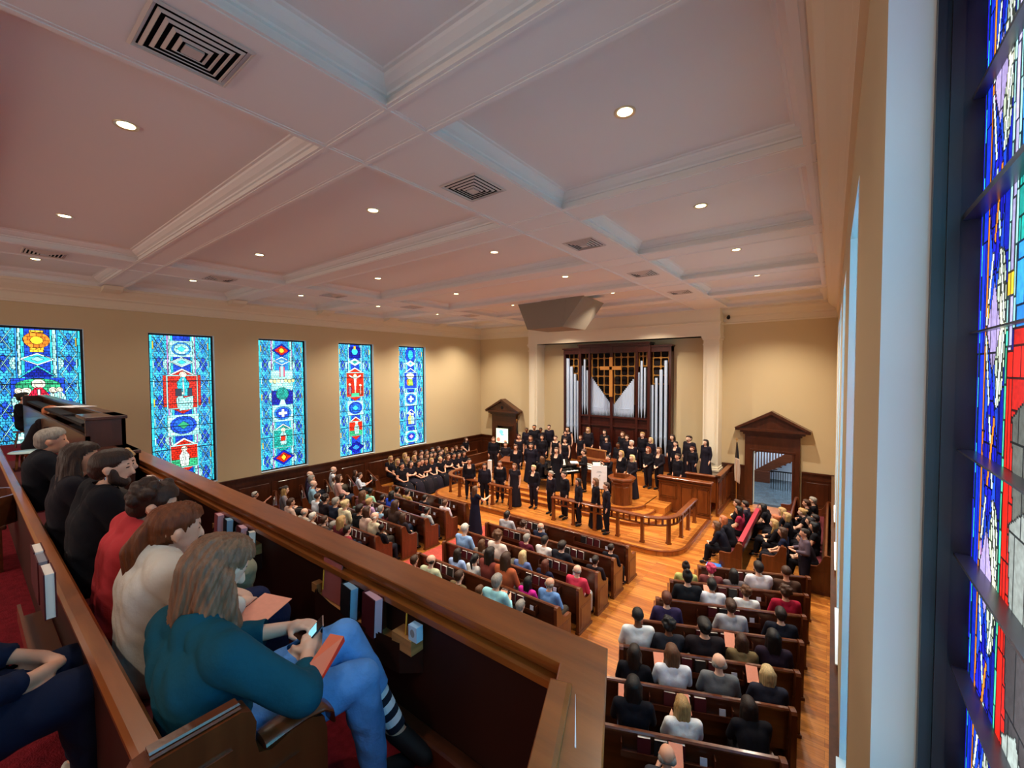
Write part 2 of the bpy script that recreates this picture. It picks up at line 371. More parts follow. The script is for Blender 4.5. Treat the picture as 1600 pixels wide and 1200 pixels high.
def nave_window(kind, w, h, res=.0125, seed=0):
    R = Raster(w, h, res); c = w/2
    R.put(R.x > -1, '3CB4E8', (.09, .075))
    tint = {0: BL, 1: SKY, 2: TE, 3: TE, 4: BL}[kind]
    # side bands: zigzag diamonds between pale crossing straps
    for sx in (0, 1):
        X = lambda x: x if sx == 0 else w-x
        R.put(R.rect(min(X(0), X(.06)), 0, max(X(0), X(.06)), h), CY, (.06, .2))
        n = round(h/.62)
        for k in range(n):
            y0 = k*h/n; y1 = (k+1)*h/n; ym = (y0+y1)/2
            R.put(R.dia(X(.23), ym, .14, (y1-y0)*.42), '2350D8' if k % 2 else SKY, (.07, .08))
            R.put(R.dia(X(.23), ym, .06, .08), tint)
            R.put(R.disc(X(.43), ym, .1, .17), AQ if k % 2 else CY, (.06, .06))
            for a, b in ((.07, .39), (.39, .07)): R.put(R.line(X(a), y0, X(b), y1, .02), AQ)
            R.put(R.line(X(.08), ym-.12, X(.08), ym+.12, .03), YE if k % 3 == 0 else AQ)
        R.put(R.rect(min(X(.44), X(.47)), 0, max(X(.44), X(.47)), h), PK if kind in (1, 2) else SKY, (.04, .3))
        R.put(R.rect(min(X(.47), X(.54)), 0, max(X(.47), X(.54)), h), AQ, (.07, .11)); R.put(R.rect(min(X(.54), X(.60)), 0, max(X(.54), X(.60)), h), CY, (.06, .16))
    hw = w/2-.60
    R.put(R.rect(c-hw, 0, c+hw, h), BL if kind != 2 else SKY, (.1, .085))
    def panel(y0, y1, col, r=.36, ground=None):
        R.put(R.poly([(c-r, y0+.16), (c, y0-.08), (c+r, y0+.16)]), WH); R.put(R.poly([(c-r+.05, y0+.18), (c, y0-.02), (c+r-.05, y0+.18)]), col, (.09, .07))
        R.put(R.rect(c-r-.03, y0+.14, c+r+.03, y1+.03), AQ); R.put(R.rect(c-r, y0+.17, c+r, y1), col, (.1, .07))
        R.put(R.poly([(c-r*.7, y1+.03), (c, y1+.2), (c+r*.7, y1+.03)]), col, (.09, .07))
        if ground: R.put(R.rect(c-r, y1-(y1-y0)*.3, c+r, y1), ground, (.13, .06))
    def roundel(y, r, ring, col, mid, cross=False):
        R.put(R.rect(c-r*1.45, y-r*1.2, c+r*1.45, y+r*1.2), AQ, (.12, .1)); R.put(R.disc(c, y, r*1.22, r), ring, (.1, .1)); R.put(R.disc(c, y, r*.95, r*.78), col, (.1, .1)); R.put(R.dia(c, y, r*.55, r*.45), mid)
        if cross:
            R.put(R.rect(c-.05, y-r*.6, c+.05, y+r*.6), WH); R.put(R.rect(c-r*.6, y-.05, c+r*.6, y+.05), WH)
    def diam(y, col, mid): 
        R.put(R.dia(c, y, .33, .17), WH); R.put(R.dia(c, y, .28, .135), col); R.put(R.dia(c, y, .13, .07), mid)
    if kind == 0:
        R.put(R.rect(c-.13, .02, c+.13, .62), YE, (.09, .08)); R.put(R.disc(c, .3, .25, .22), OR, (.11, .1)); R.put(R.disc(c, .3, .12, .11), YE)
        diam(.82, CY, AQ); R.put(R.poly([(c-.36, 1.3), (c, .98), (c+.36, 1.3)]), CY, (.08, .07)); R.put(R.poly([(c-.3, 1.3), (c, 1.04), (c+.3, 1.3)]), NV, (.08, .07))
        R.put(R.rect(c-.5, 1.34, c+.5, 2.5), BL, (.11, .1)); R.put(R.disc(c, 1.55, .42, .2), GR, (.1, .08))
        for dx, hh in ((-.36, .62), (-.22, .7), (.27, .62), (.4, .55)): R.figure(c+dx, 1.62, hh, AQ)
        R.figure(c, 1.4, 1.0, 'E0183C'); R.put(R.disc(c-.3, 2.3, .2, .14), AQ, (.08, .07)); R.put(R.disc(c+.05, 2.6, .22, .14), CY, (.08, .07))
        roundel(3.2, .3, BL, CY, AQ); panel(3.7, 4.6, RD, ground=GR); R.figure(c, 3.9, .7, WH)
    if kind == 1:
        roundel(.42, .22, SKY, AQ, CY); diam(.86, AQ, CY); R.put(R.rect(c-.52, 1.3, c+.52, 2.35), RD, (.08, .06)); panel(1.15, 2.4, RD, .4)
        R.figure(c+.02, 1.2, .8, CY); R.figure(c-.06, 1.85, .55, AQ); R.put(R.poly([(c-.12, 2.1), (c+.3, 2.0), (c+.28, 2.45), (c-.1, 2.5)]), AQ, (.09, .08)); R.put(R.rect(c-.2, 1.75, c-.02, 2.0), '303848'); R.put(R.rect(c+.14, 1.72, c+.26, 2.0), '303848')
        roundel(2.98, .3, BL, '1E62D8', GR); panel(3.5, 4.4, RD, .36, GR); R.figure(c, 3.72, .66, WH); R.put(R.poly([(c-.3, 4.65), (c, 4.85), (c+.3, 4.65)]), NV)
    if kind == 2:
        R.put(R.dia(c, .36, .36, .27), NV); R.put(R.dia(c, .36, .27, .2), RD, (.1, .09)); R.put(R.disc(c, .36, .09), YE); diam(.78, SKY, AQ)
        R.put(R.rect(c-.42, 1.15, c+.42, 1.9), AQ, (.1, .08))
        for k in range(7): R.put(R.disc(c-.42+.14*k, 1.55+.03*(k % 2), .06, .08), 'F2E2A0' if k != 3 else WH)
        R.put(R.rect(c-.1, 1.0, c+.1, 1.4), 'C84A6A'); R.put(R.rect(c-.06, .98, c+.06, 1.4), AQ)
        R.put(R.rect(c-.4, 1.95, c+.4, 2.5), NV, (.1, .1)); R.put(R.disc(c, 2.08, .24, .26), TE, (.06, .06)); R.put(R.poly([(c-.06, 2.3), (c+.06, 2.3), (c+.16, 2.6), (c-.16, 2.6)]), AQ)
        roundel(2.85, .27, SKY, BL, AQ, True); panel(3.35, 4.2, TE, .36); R.figure(c, 3.45, .66, AQ); R.put(R.rect(c-.1, 3.75, c+.08, 3.95), RD)
        R.put(R.dia(c, 4.62, .42, .3), NV); R.put(R.dia(c, 4.62, .3, .21), RD, (.1, .09)); R.put(R.dia(c, 4.62, .1, .14), YE)
    if kind == 3:
        R.put(R.rect(c-.3, .1, c+.3, .6), NV, (.09, .08)); R.put(R.disc(c, .3, .15), CY); R.put(R.rect(c-.05, .05, c+.05, .2), YE); diam(.78, AQ, TE)
        panel(1.1, 2.35, RD, .42); R.put(R.rect(c-.04, 1.3, c+.04, 2.3), 'C8B890'); R.put(R.line(c-.3, 1.38, c, 1.55, .07), WH); R.put(R.line(c+.3, 1.38, c, 1.55, .07), WH); R.put(R.disc(c, 1.42, .09), 'F6E8A8'); R.put(R.poly([(c-.07, 1.52), (c+.07, 1.52), (c+.03, 2.05), (c-.03, 2.05)]), WH)
        R.figure(c-.27, 1.75, .5, '8A3050'); R.figure(c+.27, 1.8, .5, 'A8401E'); R.put(R.rect(c-.2, 2.2, c+.2, 2.35), GR)
        roundel(2.88, .28, BL, '1E62D8', CY); panel(3.35, 4.15, RD, .33, GR); R.figure(c+.04, 3.5, .6, AQ)
        R.put(R.dia(c, 4.7, .42, .28), NV, (.09, .09)); R.put(R.dia(c, 4.7, .2, .13), SKY, (.09, .09))
    if kind == 4:
        R.put(R.rect(c-.3, .1, c+.3, .62), BL, (.09, .08)); R.put(R.disc(c, .36, .16, .24), CY, (.1, .1)); diam(.82, WH, CY)
        panel(1.12, 2.1, BL, .4); R.put(R.disc(c-.03, 1.45, .25, .16), 'E8F4D8', (.08, .07)); R.put(R.poly([(c-.22, 1.6), (c+.1, 1.6), (c+.16, 1.95), (c-.2, 1.95)]), '9AD24A', (.07, .07)); R.put(R.rect(c-.26, 1.65, c-.14, 1.9), OR)
        roundel(2.65, .28, SKY, BL, AQ, True); panel(3.25, 4.05, BL, .3); R.figure(c-.08, 3.35, .6, 'D8DC60'); R.figure(c+.1, 3.4, .56, AQ)
        roundel(4.6, .26, CY, BL, PK)
    bars = [h*(k+.98)/6.6 for k in range(7)]
    R.finish(bars); return R
GL = glass_material('stained_glass_nave', 1.0)
LEADM = mat('lead_frame', '16151C', .5, .4)
WH_ = WIN_Z[1]-WIN_Z[0]
wl = ['under its sun rosette, leftmost', 'with two red panels, second from left', 'with red diamonds top and bottom, middle', 'with a red crucifixion panel, fourth', 'all in blues, rightmost']
for i, (a, b) in enumerate(LWIN):
    w = b-a-.12
    me = nave_window(i, w, WH_-.12).mesh('stained_glass', GL)
    root = empty('window_%d' % (i+1), (XL-.17, a+.06, WIN_Z[0]+.06), PI/2); struct(root)
    g = bpy.data.objects.new('stained_glass', me); COL.objects.link(g); g.parent = root; struct(g)
    m = MB(); h = WH_-.12
    for x0, z0, x1, z1 in ((-.06, -.06, 0, h+.06), (w, -.06, w+.06, h+.06), (0, -.06, w, 0), (0, h, w, h+.06)): m.box((x0, -.03, z0), (x1, .03, z1))
    struct(m.build('window_frame', LEADM, root))
    m = MB()
    for k in range(7): z = h-h*(k+.98)/6.6; m.box((0, -.022, z-.006), (w, -.002, z+.006))
    if i in (0, 1): struct(m.build('saddle_bars', LEADM, root))
    # white plaster reveal lining the opening
    m = MB(); m.box((XL-.44, a-.001, WIN_Z[0]), (XL+.004, a+.004, WIN_Z[1])); m.box((XL-.44, b-.004, WIN_Z[0]), (XL+.004, b+.001, WIN_Z[1]))
    m.box((XL-.44, a, WIN_Z[1]-.004), (XL+.004, b, WIN_Z[1]+.001)); m.box((XL-.44, a, WIN_Z[0]), (XL+.03, b, WIN_Z[0]+.012))
    o = struct(m.build('window_%d_reveal' % (i+1), REVEAL)); o.parent = root; o.matrix_parent_inverse = (Matrix.Translation(root.location) @ Matrix.Rotation(PI/2, 4, 'Z')).inverted()

# ---- the near window on the right, seen from close by
def near_window(w, h, res):
    R = Raster(w, h, res)   # x measured from the far jamb towards the viewer
    R.put(R.x > -1, NV, (.11, .16))
    def strip(x0, x1, col, cell): R.put(R.rect(x0, 0, x1, h), col, cell)
    strip(0, .02, '1A16C8', (.02, .4)); strip(.02, .035, CY, (.02, .09)); strip(.035, .075, '1230D0', (.04, .3)); strip(.075, .095, OR, (.03, .28))
    strip(.095, .21, BL, (.06, .2)); n = int(h/.62)
    for k in range(n+1):
        y0 = k*.62-.1
        R.put(R.dia(.15, y0+.31, .062, .2), '1A20C0', (.03, .11)); R.put(R.dia(.15, y0, .055, .12), 'A89AD0', (.05, .2)); R.put(R.disc(.205, y0+.31+.31, .04, .19), 'C8DCC0', (.02, .045))
        R.put(R.disc(.213, y0+.62, .022, .12), 'F0F4D8')
        for sg in (0, 1):
            a, b = ((.085, .235), (.235, .085))[sg]
            for q in range(3):
                t0, t1 = q/3+.02, (q+1)/3-.02
                R.put(R.line(a+(b-a)*t0, y0+.62*t0, a+(b-a)*t1, y0+.62*t1, .016), ('D8F4F0', OR if sg else 'C8F0F4', 'E8F8F0')[q])
        R.put(R.rect(.098, y0+.55, .112, y0+.72), YE if k % 2 else PK); R.put(R.rect(.112, y0+.58, .15, y0+.66), CY, (.02, .03))
    strip(.245, .262, '48D8A8' , (.02, .085)); R.put(R.rect(.245, 0, .262, 1.15), AQ, (.02, .09))
    strip(.262, .29, 'B8B4E8', (.03, .17))
    R.put(R.rect(.262, 1.2, .30, h), 'D81E10', (.04, .21)); R.put(R.rect(.245, 1.02, .3, 1.07), YE, (.03, .1)); R.put(R.rect(.29, 0, .31, 1.15), AQ, (.02, .12))
    R.put(R.rect(.31, 0, 1.3, 1.15), SKY, (.09, .1))
    R.put(R.rect(.30, 1.15, 1.3, 2.6), 'C81E14', (.1, .07)); R.put(R.rect(.30, 2.6, 1.3, h), 'B81828', (.12, .2))
    for k in range(10):
        y = 1.35+.24*k; R.put(R.poly([(.31, y), (.40, y-.05), (.5, y+.1), (.44, y+.34), (.34, y+.3)]), ('5A5E58', '8A9490', '3E3A3C', 'A8B8B4', '6A5450')[k % 5], (.07, .2))
    for k in range(3): R.put(R.rect(.31, .1+.33*k, .46, .3+.33*k), ('D02818', 'D8D4F0', TE)[k], (.05, .07))
    R.put(R.rect(.56, 0, 1.7, h), '74CCF4', (.11, .09)); R.put(R.rect(.7, 0, .9, h), CY, (.08, .12)); R.put(R.rect(1.2, 0, 1.35, h), SKY, (.08, .12))
    R.finish((), 1, .3); R.c[R.x > .56] *= 4; return R  # out-of-view panes, tinted sky blue above, brightened to light the reveal
GN = glass_material('stained_glass_near', .95)
YJ = RWIN[0][1]; w = YJ-RWIN[0][0]-.02
R = near_window(w, WH_, .0055)
root = empty('window_6', (XR+.20, YJ-.0, WIN_Z[0]), -PI/2); struct(root)
g = bpy.data.objects.new('stained_glass', R.mesh('stained_glass', GN)); COL.objects.link(g); g.parent = root; struct(g)
m = MB()
for z, t, d in ((6.58, .01, .03), (6.25, .01, .024), (5.93, .016, .036), (5.6, .005, .016), (5.27, .005, .034), (4.97, .008, .034), (4.64, .005, .034), (4.33, .008, .034), (4.0, .012, .035), (3.67, .012, .035)):
    m.box((0, -d, z-t-WIN_Z[0]), (w, .004, z-WIN_Z[0]))
BAR = mat('window_bar', '6A6C76', .28, .5, metal=.55)
struct(m.build('saddle_bars', BAR, root))
# bronze frame with its grooves standing in the far jamb, sill and head
m = MB()
for x0, x1, y0 in ((.10, .118, YJ-.035), (.118, .130, YJ-.022), (.130, .156, YJ-.03), (.156, .2, YJ-.012)):
    m.box((XR+x0, y0, WIN_Z[0]), (XR+x1, YJ+.0, WIN_Z[1]))
m.box((XR+.1, RWIN[0][0], WIN_Z[0]), (XR+.2, RWIN[0][0]+.03, WIN_Z[1])); m.box((XR+.1, RWIN[0][0], WIN_Z[0]), (XR+.2, YJ, WIN_Z[0]+.04)); m.box((XR+.1, RWIN[0][0], WIN_Z[1]-.04), (XR+.2, YJ, WIN_Z[1]))
o = struct(m.build('window_frame', BRONZE)); o.parent = root; o.matrix_parent_inverse = (Matrix.Translation(root.location) @ Matrix.Rotation(-PI/2, 4, 'Z')).inverted()
# the four windows further along the right wall
GS = glass_material('stained_glass_side', 6.5)
for i, (a, b) in enumerate(RWIN):
    m = MB(); m.box((XR-.004, b-.004, WIN_Z[0]), (XR+(.1 if i == 0 else .44), b+.001, WIN_Z[1])); m.box((XR-.004, a-.001, WIN_Z[0]), (XR+(.1 if i == 0 else .44), a+.004, WIN_Z[1]))
    m.box((XR-.004, a, WIN_Z[1]-.004), (XR+.44, b, WIN_Z[1]+.001)); m.box((XR-.03, a, WIN_Z[0]), (XR+.44, b, WIN_Z[0]+.012))
    o = struct(m.build('window_%d_reveal' % (i+6), REVEAL))
    if i:
        R = nave_window((i*2+1) % 5, b-a-.1, WH_-.1, .03)
        root = empty('window_%d' % (i+6), (XR+.3, b-.05, WIN_Z[0]+.05), -PI/2); struct(root)
        g = bpy.data.objects.new('stained_glass', R.mesh('stained_glass', GS)); COL.objects.link(g); g.parent = root; struct(g)
        m = MB(); ww = b-a
        for x0, z0, x1, z1 in ((-.05, -.05, 0, WH_-.05), (ww-.1, -.05, ww-.05, WH_-.05), (0, -.05, ww-.1, 0), (0, WH_-.1, ww-.1, WH_-.05)): m.box((x0, -.03, z0), (x1, .03, z1))
        struct(m.build('window_frame', LEADM, root))

# glowing panels with frames added to the unseen back wall to brighten the ceiling
FILL_GLOW = mat('added_fill_glow', 'DCE8F8', .2, emit=('FFEEDC', 3.6))
for k, xc in enumerate((-14, -10.3, -6.6, -2.9)):
    m = MB(); m.box((xc-.9, YB, 4.6), (xc+.9, YB+.02, 7.3)); struct(m.build('window_%d' % (11+k), FILL_GLOW))
    m = MB()
    for a in (-.93, -.03, .87): m.box((xc+a, YB, 4.55), (xc+a+.06, YB+.05, 7.35))
    for z in (4.55, 5.9, 7.3): m.box((xc-.93, YB, z), (xc+.93, YB+.05, z+.05))
    struct(m.build('window_%d_frame' % (11+k), TRIMW))
# ================================================================ chancel platform and steps
def arc(cx, cy, r, a0, a1, n=10): return [(cx+r*math.cos(math.radians(a0+(a1-a0)*i/n)), cy+r*math.sin(math.radians(a0+(a1-a0)*i/n))) for i in range(n+1)]
def uplan(x0, x1, y0, y1, r): return [(x0, y1)]+arc(x0+r, y0+r, r, 180, 270)+arc(x1-r, y0+r, r, 270, 360)+[(x1, y1)]
STEPW = plank_floor()
m = MB()
m.prism(uplan(-14.05, -3.42, 12.27, 16.5, .95), 0, .155)
struct(m.build('floor_platform', OAK))
m = MB(); nos = [(0, .125), (.03, .13), (.03, .158), (0, .16), (-.05, .16), (-.05, .125)]
m.sweep(uplan(-14.05, -3.42, 12.27, 16.5, .95), nos); struct(m.build('trim_9', CHANW))
def step(y0, yb, z0, z1, xa, xb, sag=.18):
    # long step with ends that curve back like the photographed treads
    p = [(xa, yb)]+[(xa+.02, y0+.75)]+arc(xa+.75, y0+.75, .73, 180, 270, 6)+arc(xb-1.0, y0+1.0, 1.0, 270, 352, 8)+[(xb, yb)]
    return MB().prism(p, z0, z1), p
for k, (y0, z, xb) in enumerate(((13.72, .27, -4.72), (14.02, .385, -5.05), (14.32, .5, -5.42))):
    m, p = step(y0, 16.6, .15, z, -12.6-.0*k, xb); struct(m.build('floor_step', OAK))
    mm = MB(); mm.sweep(p, [(0, z-.03), (.025, z-.025), (.025, z-.002), (0, z+.003), (-.04, z+.003), (-.04, z-.03)]); struct(mm.build('trim_%d' % (10+k), CHANW))
struct(MB().box((-12.62, 15.25, .14), (-4.72, 19.5, .503)).box((-13.3, 16.6, 0), (-4.72, 19.5, .5)).build('floor_chancel', OAK))
struct(MB().box((-12.6, 17.65, .5), (-3.75, 19.5, .9)).box((-4.72, 16.15, .0), (-3.75, 19.5, .5)).build('floor_riser', OAK))

# ---------------------------------------------------------------- communion rails
def comm_rail(pts, posts, name, label):
    root = empty(name, (pts[0][0], pts[0][1], .155)); off = Vector((-pts[0][0], -pts[0][1], 0))
    P = [(a+off.x, b+off.y) for a, b in pts]
    m = MB(); m.sweep(P, [(-.09, .80), (-.09, .83), (-.075, .85), (.075, .85), (.09, .83), (.09, .80), (.07, .785), (-.07, .785)]); m.build('handrail', CHANW, root)
    m = MB(); m.sweep(P, [(-.03, .565), (-.03, .61), (.03, .61), (.03, .565)]); m.build('lower_rail', CHANW, root)
    L = [0]
    for a, b in zip(P, P[1:]): L.append(L[-1]+math.hypot(b[0]-a[0], b[1]-a[1]))
    def along(t):
        for i in range(len(P)-1):
            if t <= L[i+1]+1e-6:
                u = (t-L[i])/(L[i+1]-L[i]); return (P[i][0]+(P[i+1][0]-P[i][0])*u, P[i][1]+(P[i+1][1]-P[i][1])*u, math.atan2(P[i+1][1]-P[i][1], P[i+1][0]-P[i][0]))
        return (*P[-1], 0)
    n = posts
    for k in range(n+1):
        t = .05+(L[-1]-.1)*k/n; x, y, a = along(t)
        q = MB(); q.box((-.05, -.05, 0), (.05, .05, .79), bev=.008); q.box((-.065, -.065, 0), (.065, .065, .05)); q.build('post', CHANW, root, loc=(x, y, 0), rz=a)
        if k < n:
            for j in range(1, 4):
                x, y, a = along(t+(L[-1]-.1)/n*j/4); MB().box((-.03, -.02, .6), (.03, .02, .79)).build('spindle', CHANW, root, loc=(x, y, 0), rz=a)
    return tag(root, label, 'rail')
comm_rail([(-7.88, 12.7)]+arc(-4.55, 13.5, .8, 270, 360, 8)+[(-3.75, 15.45)], 8, 'communion_rail', 'brown wooden communion rail curving round the right front of the chancel')
comm_rail([(-9.72, 12.7)]+arc(-12.7, 13.5, .8, 270, 180, 8)+[(-13.5, 16.6)], 8, 'communion_rail', 'brown wooden communion rail curving round the left front of the chancel')

# ---------------------------------------------------------------- choir stall screens, right of the chancel
def panelled(m, x0, x1, z0, z1, y, n, t=.03, fy=-1):
    w = (x1-x0)/n
    for i in range(n):
        a, b = x0+i*w, x0+(i+1)*w
        m.box((a+.10, y, z0+.12), (b-.10, y+fy*t*.6, z1-.14), bev=.008)
        for p, q in (((a+.06, z0+.08), (b-.06, z0+.105)), ((a+.06, z1-.115), (b-.06, z1-.09)), ((a+.06, z0+.08), (a+.085, z1-.09)), ((b-.085, z0+.08), (b-.06, z1-.09))): m.box((p[0], y, p[1]), (q[0], y+fy*t, q[1]))
root = empty('choir_stall_screen', (-5.2, 16.05, 0)); w = 1.83
m = MB(); m.box((0, 0, .155), (w, .06, 1.38)); panelled(m, 0, .72, .62, 1.3, 0, 1); panelled(m, .74, w, .2, 1.3, 0, 2); m.box((-.02, -.04, .155), (w+.02, .06, .25)); m.build('panel', CHANW, root)
m = MB(); m.box((-.03, -.06, 1.38), (w+.03, .12, 1.42)); m.box((-.05, -.1, 1.42), (w+.05, .22, 1.47), bev=.012); m.box((-.03, -.05, 1.3), (w+.03, .0, 1.33)); m.build('book_ledge', CHANW, root)
tag(root, 'panelled wooden choir stall screen, nearest of two right of the steps', 'choir stall')
root = empty('choir_stall_screen', (-4.45, 17.0, 0))
m = MB(); m.box((0, 0, .5), (1.08, .06, 1.46)); m.box((1.06, 0, 0), (1.12, 2.4, 1.46))
mm = MB(); panelled(mm, 0, 2.36, .2, 1.36, 0, 3); mm.xf(Matrix.Translation((1.12, .02, 0)) @ Matrix.Rotation(PI/2, 4, 'Z')); m.add(mm.v, mm.f)
m.box((1.1, -.02, 0), (1.17, 2.4, .12)); m.build('panel', CHANW, root)
m = MB(); m.box((-.04, -.09, 1.46), (1.2, .1, 1.52), bev=.012); m.box((1.02, -.09, 1.46), (1.2, 2.42, 1.52), bev=.012); m.build('book_ledge', CHANW, root)
tag(root, 'panelled wooden choir stall enclosure returning to the wall beside the flag', 'choir stall')
def stall_end(x, y, z, label):
    root = empty('stall_end', (x, y, z)); m = MB(); m.box((-.2, -.05, 0), (.2, .05, .9)); panelled(m, -.2, .2, .1, .8, -.05, 1); m.build('panel', CHANW, root)
    m = MB(); m.box((-.24, -.1, .9), (.24, .1, .96), bev=.012); m.box((-.22, -.07, .84), (.22, .07, .87)); m.build('cap', CHANW, root); tag(root, label, 'choir stall')
stall_end(-14.3, 17.2, .0, 'square capped wooden stall end in front of the left side door')
stall_end(-13.2, 16.35, .5, 'square capped wooden stall end beside the long haired singer on the left')

# ---------------------------------------------------------------- pulpit, lectern, easel notice
root = empty('pulpit', (-6.22, 14.95, .155)); m = MB()
oc = lambda r: [(r*math.cos(math.radians(22.5+45*i)), r*math.sin(math.radians(22.5+45*i))) for i in range(8)]
m.loft([[(x, y, z) for x, y in oc(r)] for r, z in ((.42, 0), (.42, .1), (.38, .12), (.38, 1.12), (.41, 1.14))]); m.build('drum', CHANW, root)
m = MB()
for i in range(8):
    a = math.radians(45*i); q = MB(); q.box((-.1, -.352-.012, .2), (.1, -.352, 1.02), bev=.006); q.xf(Matrix.Rotation(a, 4, 'Z')); m.add(q.v, q.f)
m.build('panel', CHANW, root)
m = MB(); m.loft([[(x, y, z) for x, y in oc(r)] for r, z in ((.41, 1.14), (.45, 1.18), (.45, 1.24), (.49, 1.27), (.52, 1.32), (.5, 1.35), (.3, 1.35))]); m.build('rim', CHANW, root)
m = MB(); m.prism([(-.25, 1.36), (.25, 1.36), (.25, 1.4), (-.25, 1.5)], -.22, .22, 'x'); m.build('reading_desk', CHANW, root)
tag(root, 'round panelled wooden pulpit beside the white notice board', 'pulpit')
root = empty('notice_board', (-6.98, 14.6, .27), math.radians(24))
m = MB(); m.box((-.29, -.012, .72), (.29, .012, 1.6)); q = m.build('board', WHITE, root)
INKG = mat('grey_ink', '8C8F92', .7)
m = MB()
for k, (xx, zz, ww) in enumerate(((0, 1.38, .14), (0, 1.34, .2), (.02, 1.22, .05), (0, 1.17, .08), (.02, 1.11, .03), (0, 1.05, .1))): m.box((xx-ww/2, -.014, zz), (xx+ww/2, -.012, zz+.012))
m.ell((.03, -.013, 1.235), (.025, .002, .018)); m.build('printed_lines', INKG, root)
m = MB(); m.cyl((-.2, .02, 0), (-.05, .02, .9), .012); m.cyl((.2, .02, 0), (.05, .02, .9), .012); m.cyl((0, .35, 0), (0, .02, .95), .012); m.box((-.25, -.03, .7), (.25, .02, .72)); m.build('easel', BLACKM, root)
tag(root, 'white notice board with faint grey print on an easel by the pulpit', 'notice board')
root = empty('lectern', (-11.62, 15.0, .385), math.radians(8))
m = MB(); m.box((-.28, -.2, 0), (.28, .2, 1.0)); panelled(m, -.28, .28, .1, .9, -.2, 1); m.box((-.32, -.24, 0), (.32, .24, .08)); m.build('body', CHANW, root)
m = MB(); m.prism([(-.28, 1.0), (.28, 1.0), (.28, 1.14), (-.28, 1.02)], -.36, .36, 'x'); m.build('reading_desk', CHANW, root)
tag(root, 'wooden lectern behind the front singers on the left', 'lectern')
tag(MB().box((-12.42, 14.45, .27), (-12.27, 14.6, 1.42), bev=.01).build('white_pillar_candle', PAGE), 'tall cream post standing beside the lectern on the left', 'candle')

# ---------------------------------------------------------------- organ console, piano, bench, stands
root = empty('organ_console', (-8.25, 16.75, .5), math.radians(-12))
m = MB(); m.box((-.8, 0, 0), (.8, .75, 1.02)); m.box((-.86, -.1, 0), (-.74, .8, 1.1)); m.box((.74, -.1, 0), (.86, .8, 1.1)); m.box((-.88, -.05, 1.02), (.88, .82, 1.08), bev=.01); panelled(m, -.74, .74, .1, .95, .75, 2, fy=1); m.build('case', CHANW, root)
m = MB()
for k in range(3): m.box((-.55, -.32+.12*k, .68+.07*k), (.55, -.18+.12*k, .71+.07*k))
m.build('keyboard', PAGE, root)
m = MB(); m.box((-.74, -.3, .6), (-.56, .02, .95)); m.box((.56, -.3, .6), (.74, .02, .95)); m.box((-.74, -.32, .56), (.74, .0, .66)); m.build('stop_jamb', CHANW, root)
m = MB(); m.box((-.55, .1, 1.08), (-.52, .13, 1.5)); m.box((.52, .1, 1.08), (.55, .13, 1.5)); m.box((-.58, .09, 1.48), (.58, .14, 1.53)); m.box((-.55, .1, 1.08), (.55, .12, 1.11)); m.build('music_desk_frame', SHELFW, root)
MB().box((-.52, .11, 1.11), (.52, .118, 1.48)).build('music_desk_panel', CHANW, root)
m = MB()
for k, q in enumerate((-.36, -.1, .12, .36)): m.box((q-.09, .085, 1.13), (q+.09, .095, 1.13+.2+.03*(k % 2)), mi=0)
tag(root, 'wooden organ console with gilt edged music desk behind the piano player', 'organ')
def bezier_pts(cs, n=40):
    out = []
    for i in range(n):
        t = i/(n-1)*(len(cs)-1); k = min(int(t), len(cs)-2); u = t-k
        p0, p1, p2, p3 = [Vector(cs[max(0, min(len(cs)-1, k+j))]) for j in (-1, 0, 1, 2)]
        out.append(tuple(.5*((2*p1)+(-p0+p2)*u+(2*p0-5*p1+4*p2-p3)*u*u+(-p0+3*p1-3*p2+p3)*u**3)))
    return out
root = empty('grand_piano', (-9.05, 15.35, .5), math.radians(62))
cs = [(-.75, 0), (-.75, .9), (-.7, 1.45), (-.45, 1.75), (-.1, 1.7), (.08, 1.3), (.3, .95), (.62, .7), (.75, .45), (.75, 0)]
out = bezier_pts(cs)
m = MB(); m.prism(out, .62, .9); m.build('case', BLACK, root)
m = MB(); m.prism([(x*1.01, y*1.01-.005) for x, y in out], .9, .92); m.build('lid', BLACK, root)
m = MB(); m.box((-.75, -.28, .62), (.75, 0, .72)); m.box((-.75, -.28, .62), (-.68, 0, .84)); m.box((.68, -.28, .62), (.75, 0, .84)); m.build('key_bed', BLACK, root)
m = MB(); m.box((-.66, -.26, .72), (.66, -.1, .735)); m.build('keyboard', PAGE, root)
m = MB(); [m.box((-.63+.05*k, -.2, .735), (-.61+.05*k, -.1, .745)) for k in range(26) if k % 7 not in (2, 6)]; m.build('black_keys', BLACKM, root)
m = MB(); m.prism([(.1, .92), (.12, .92), (.22, 1.16), (.2, 1.16)], -.4, .4, 'x'); m.build('music_desk', BLACK, root)
MB().prism([(.095, .94), (.1, .94), (.19, 1.16), (.185, 1.17)], -.3, .25, 'x').build('sheet_music', PAGE, root)
for x, y in ((-.6, .1), (.6, .1), (-.35, 1.45)):
    m = MB(); m.lathe((x, y, 0), [(.04, 0), (.04, .06), (.035, .08), (.07, .5), (.08, .62)], 12); m.build('leg', BLACK, root, smooth=True)
tag(root, 'black grand piano with open sheet music in the middle of the choir', 'piano')
root = empty('piano_bench', (-9.65, 14.92, .5), math.radians(62))
MB().box((-.4, -.18, .42), (.4, .18, .5), bev=.02).build('seat', BLACK, root)
for x in (-.35, .35):
    for y in (-.13, .13): MB().box((x-.02, y-.02, 0), (x+.02, y+.02, .42)).build('leg', BLACK, root)
tag(root, 'black bench under the seated pianist', 'bench')
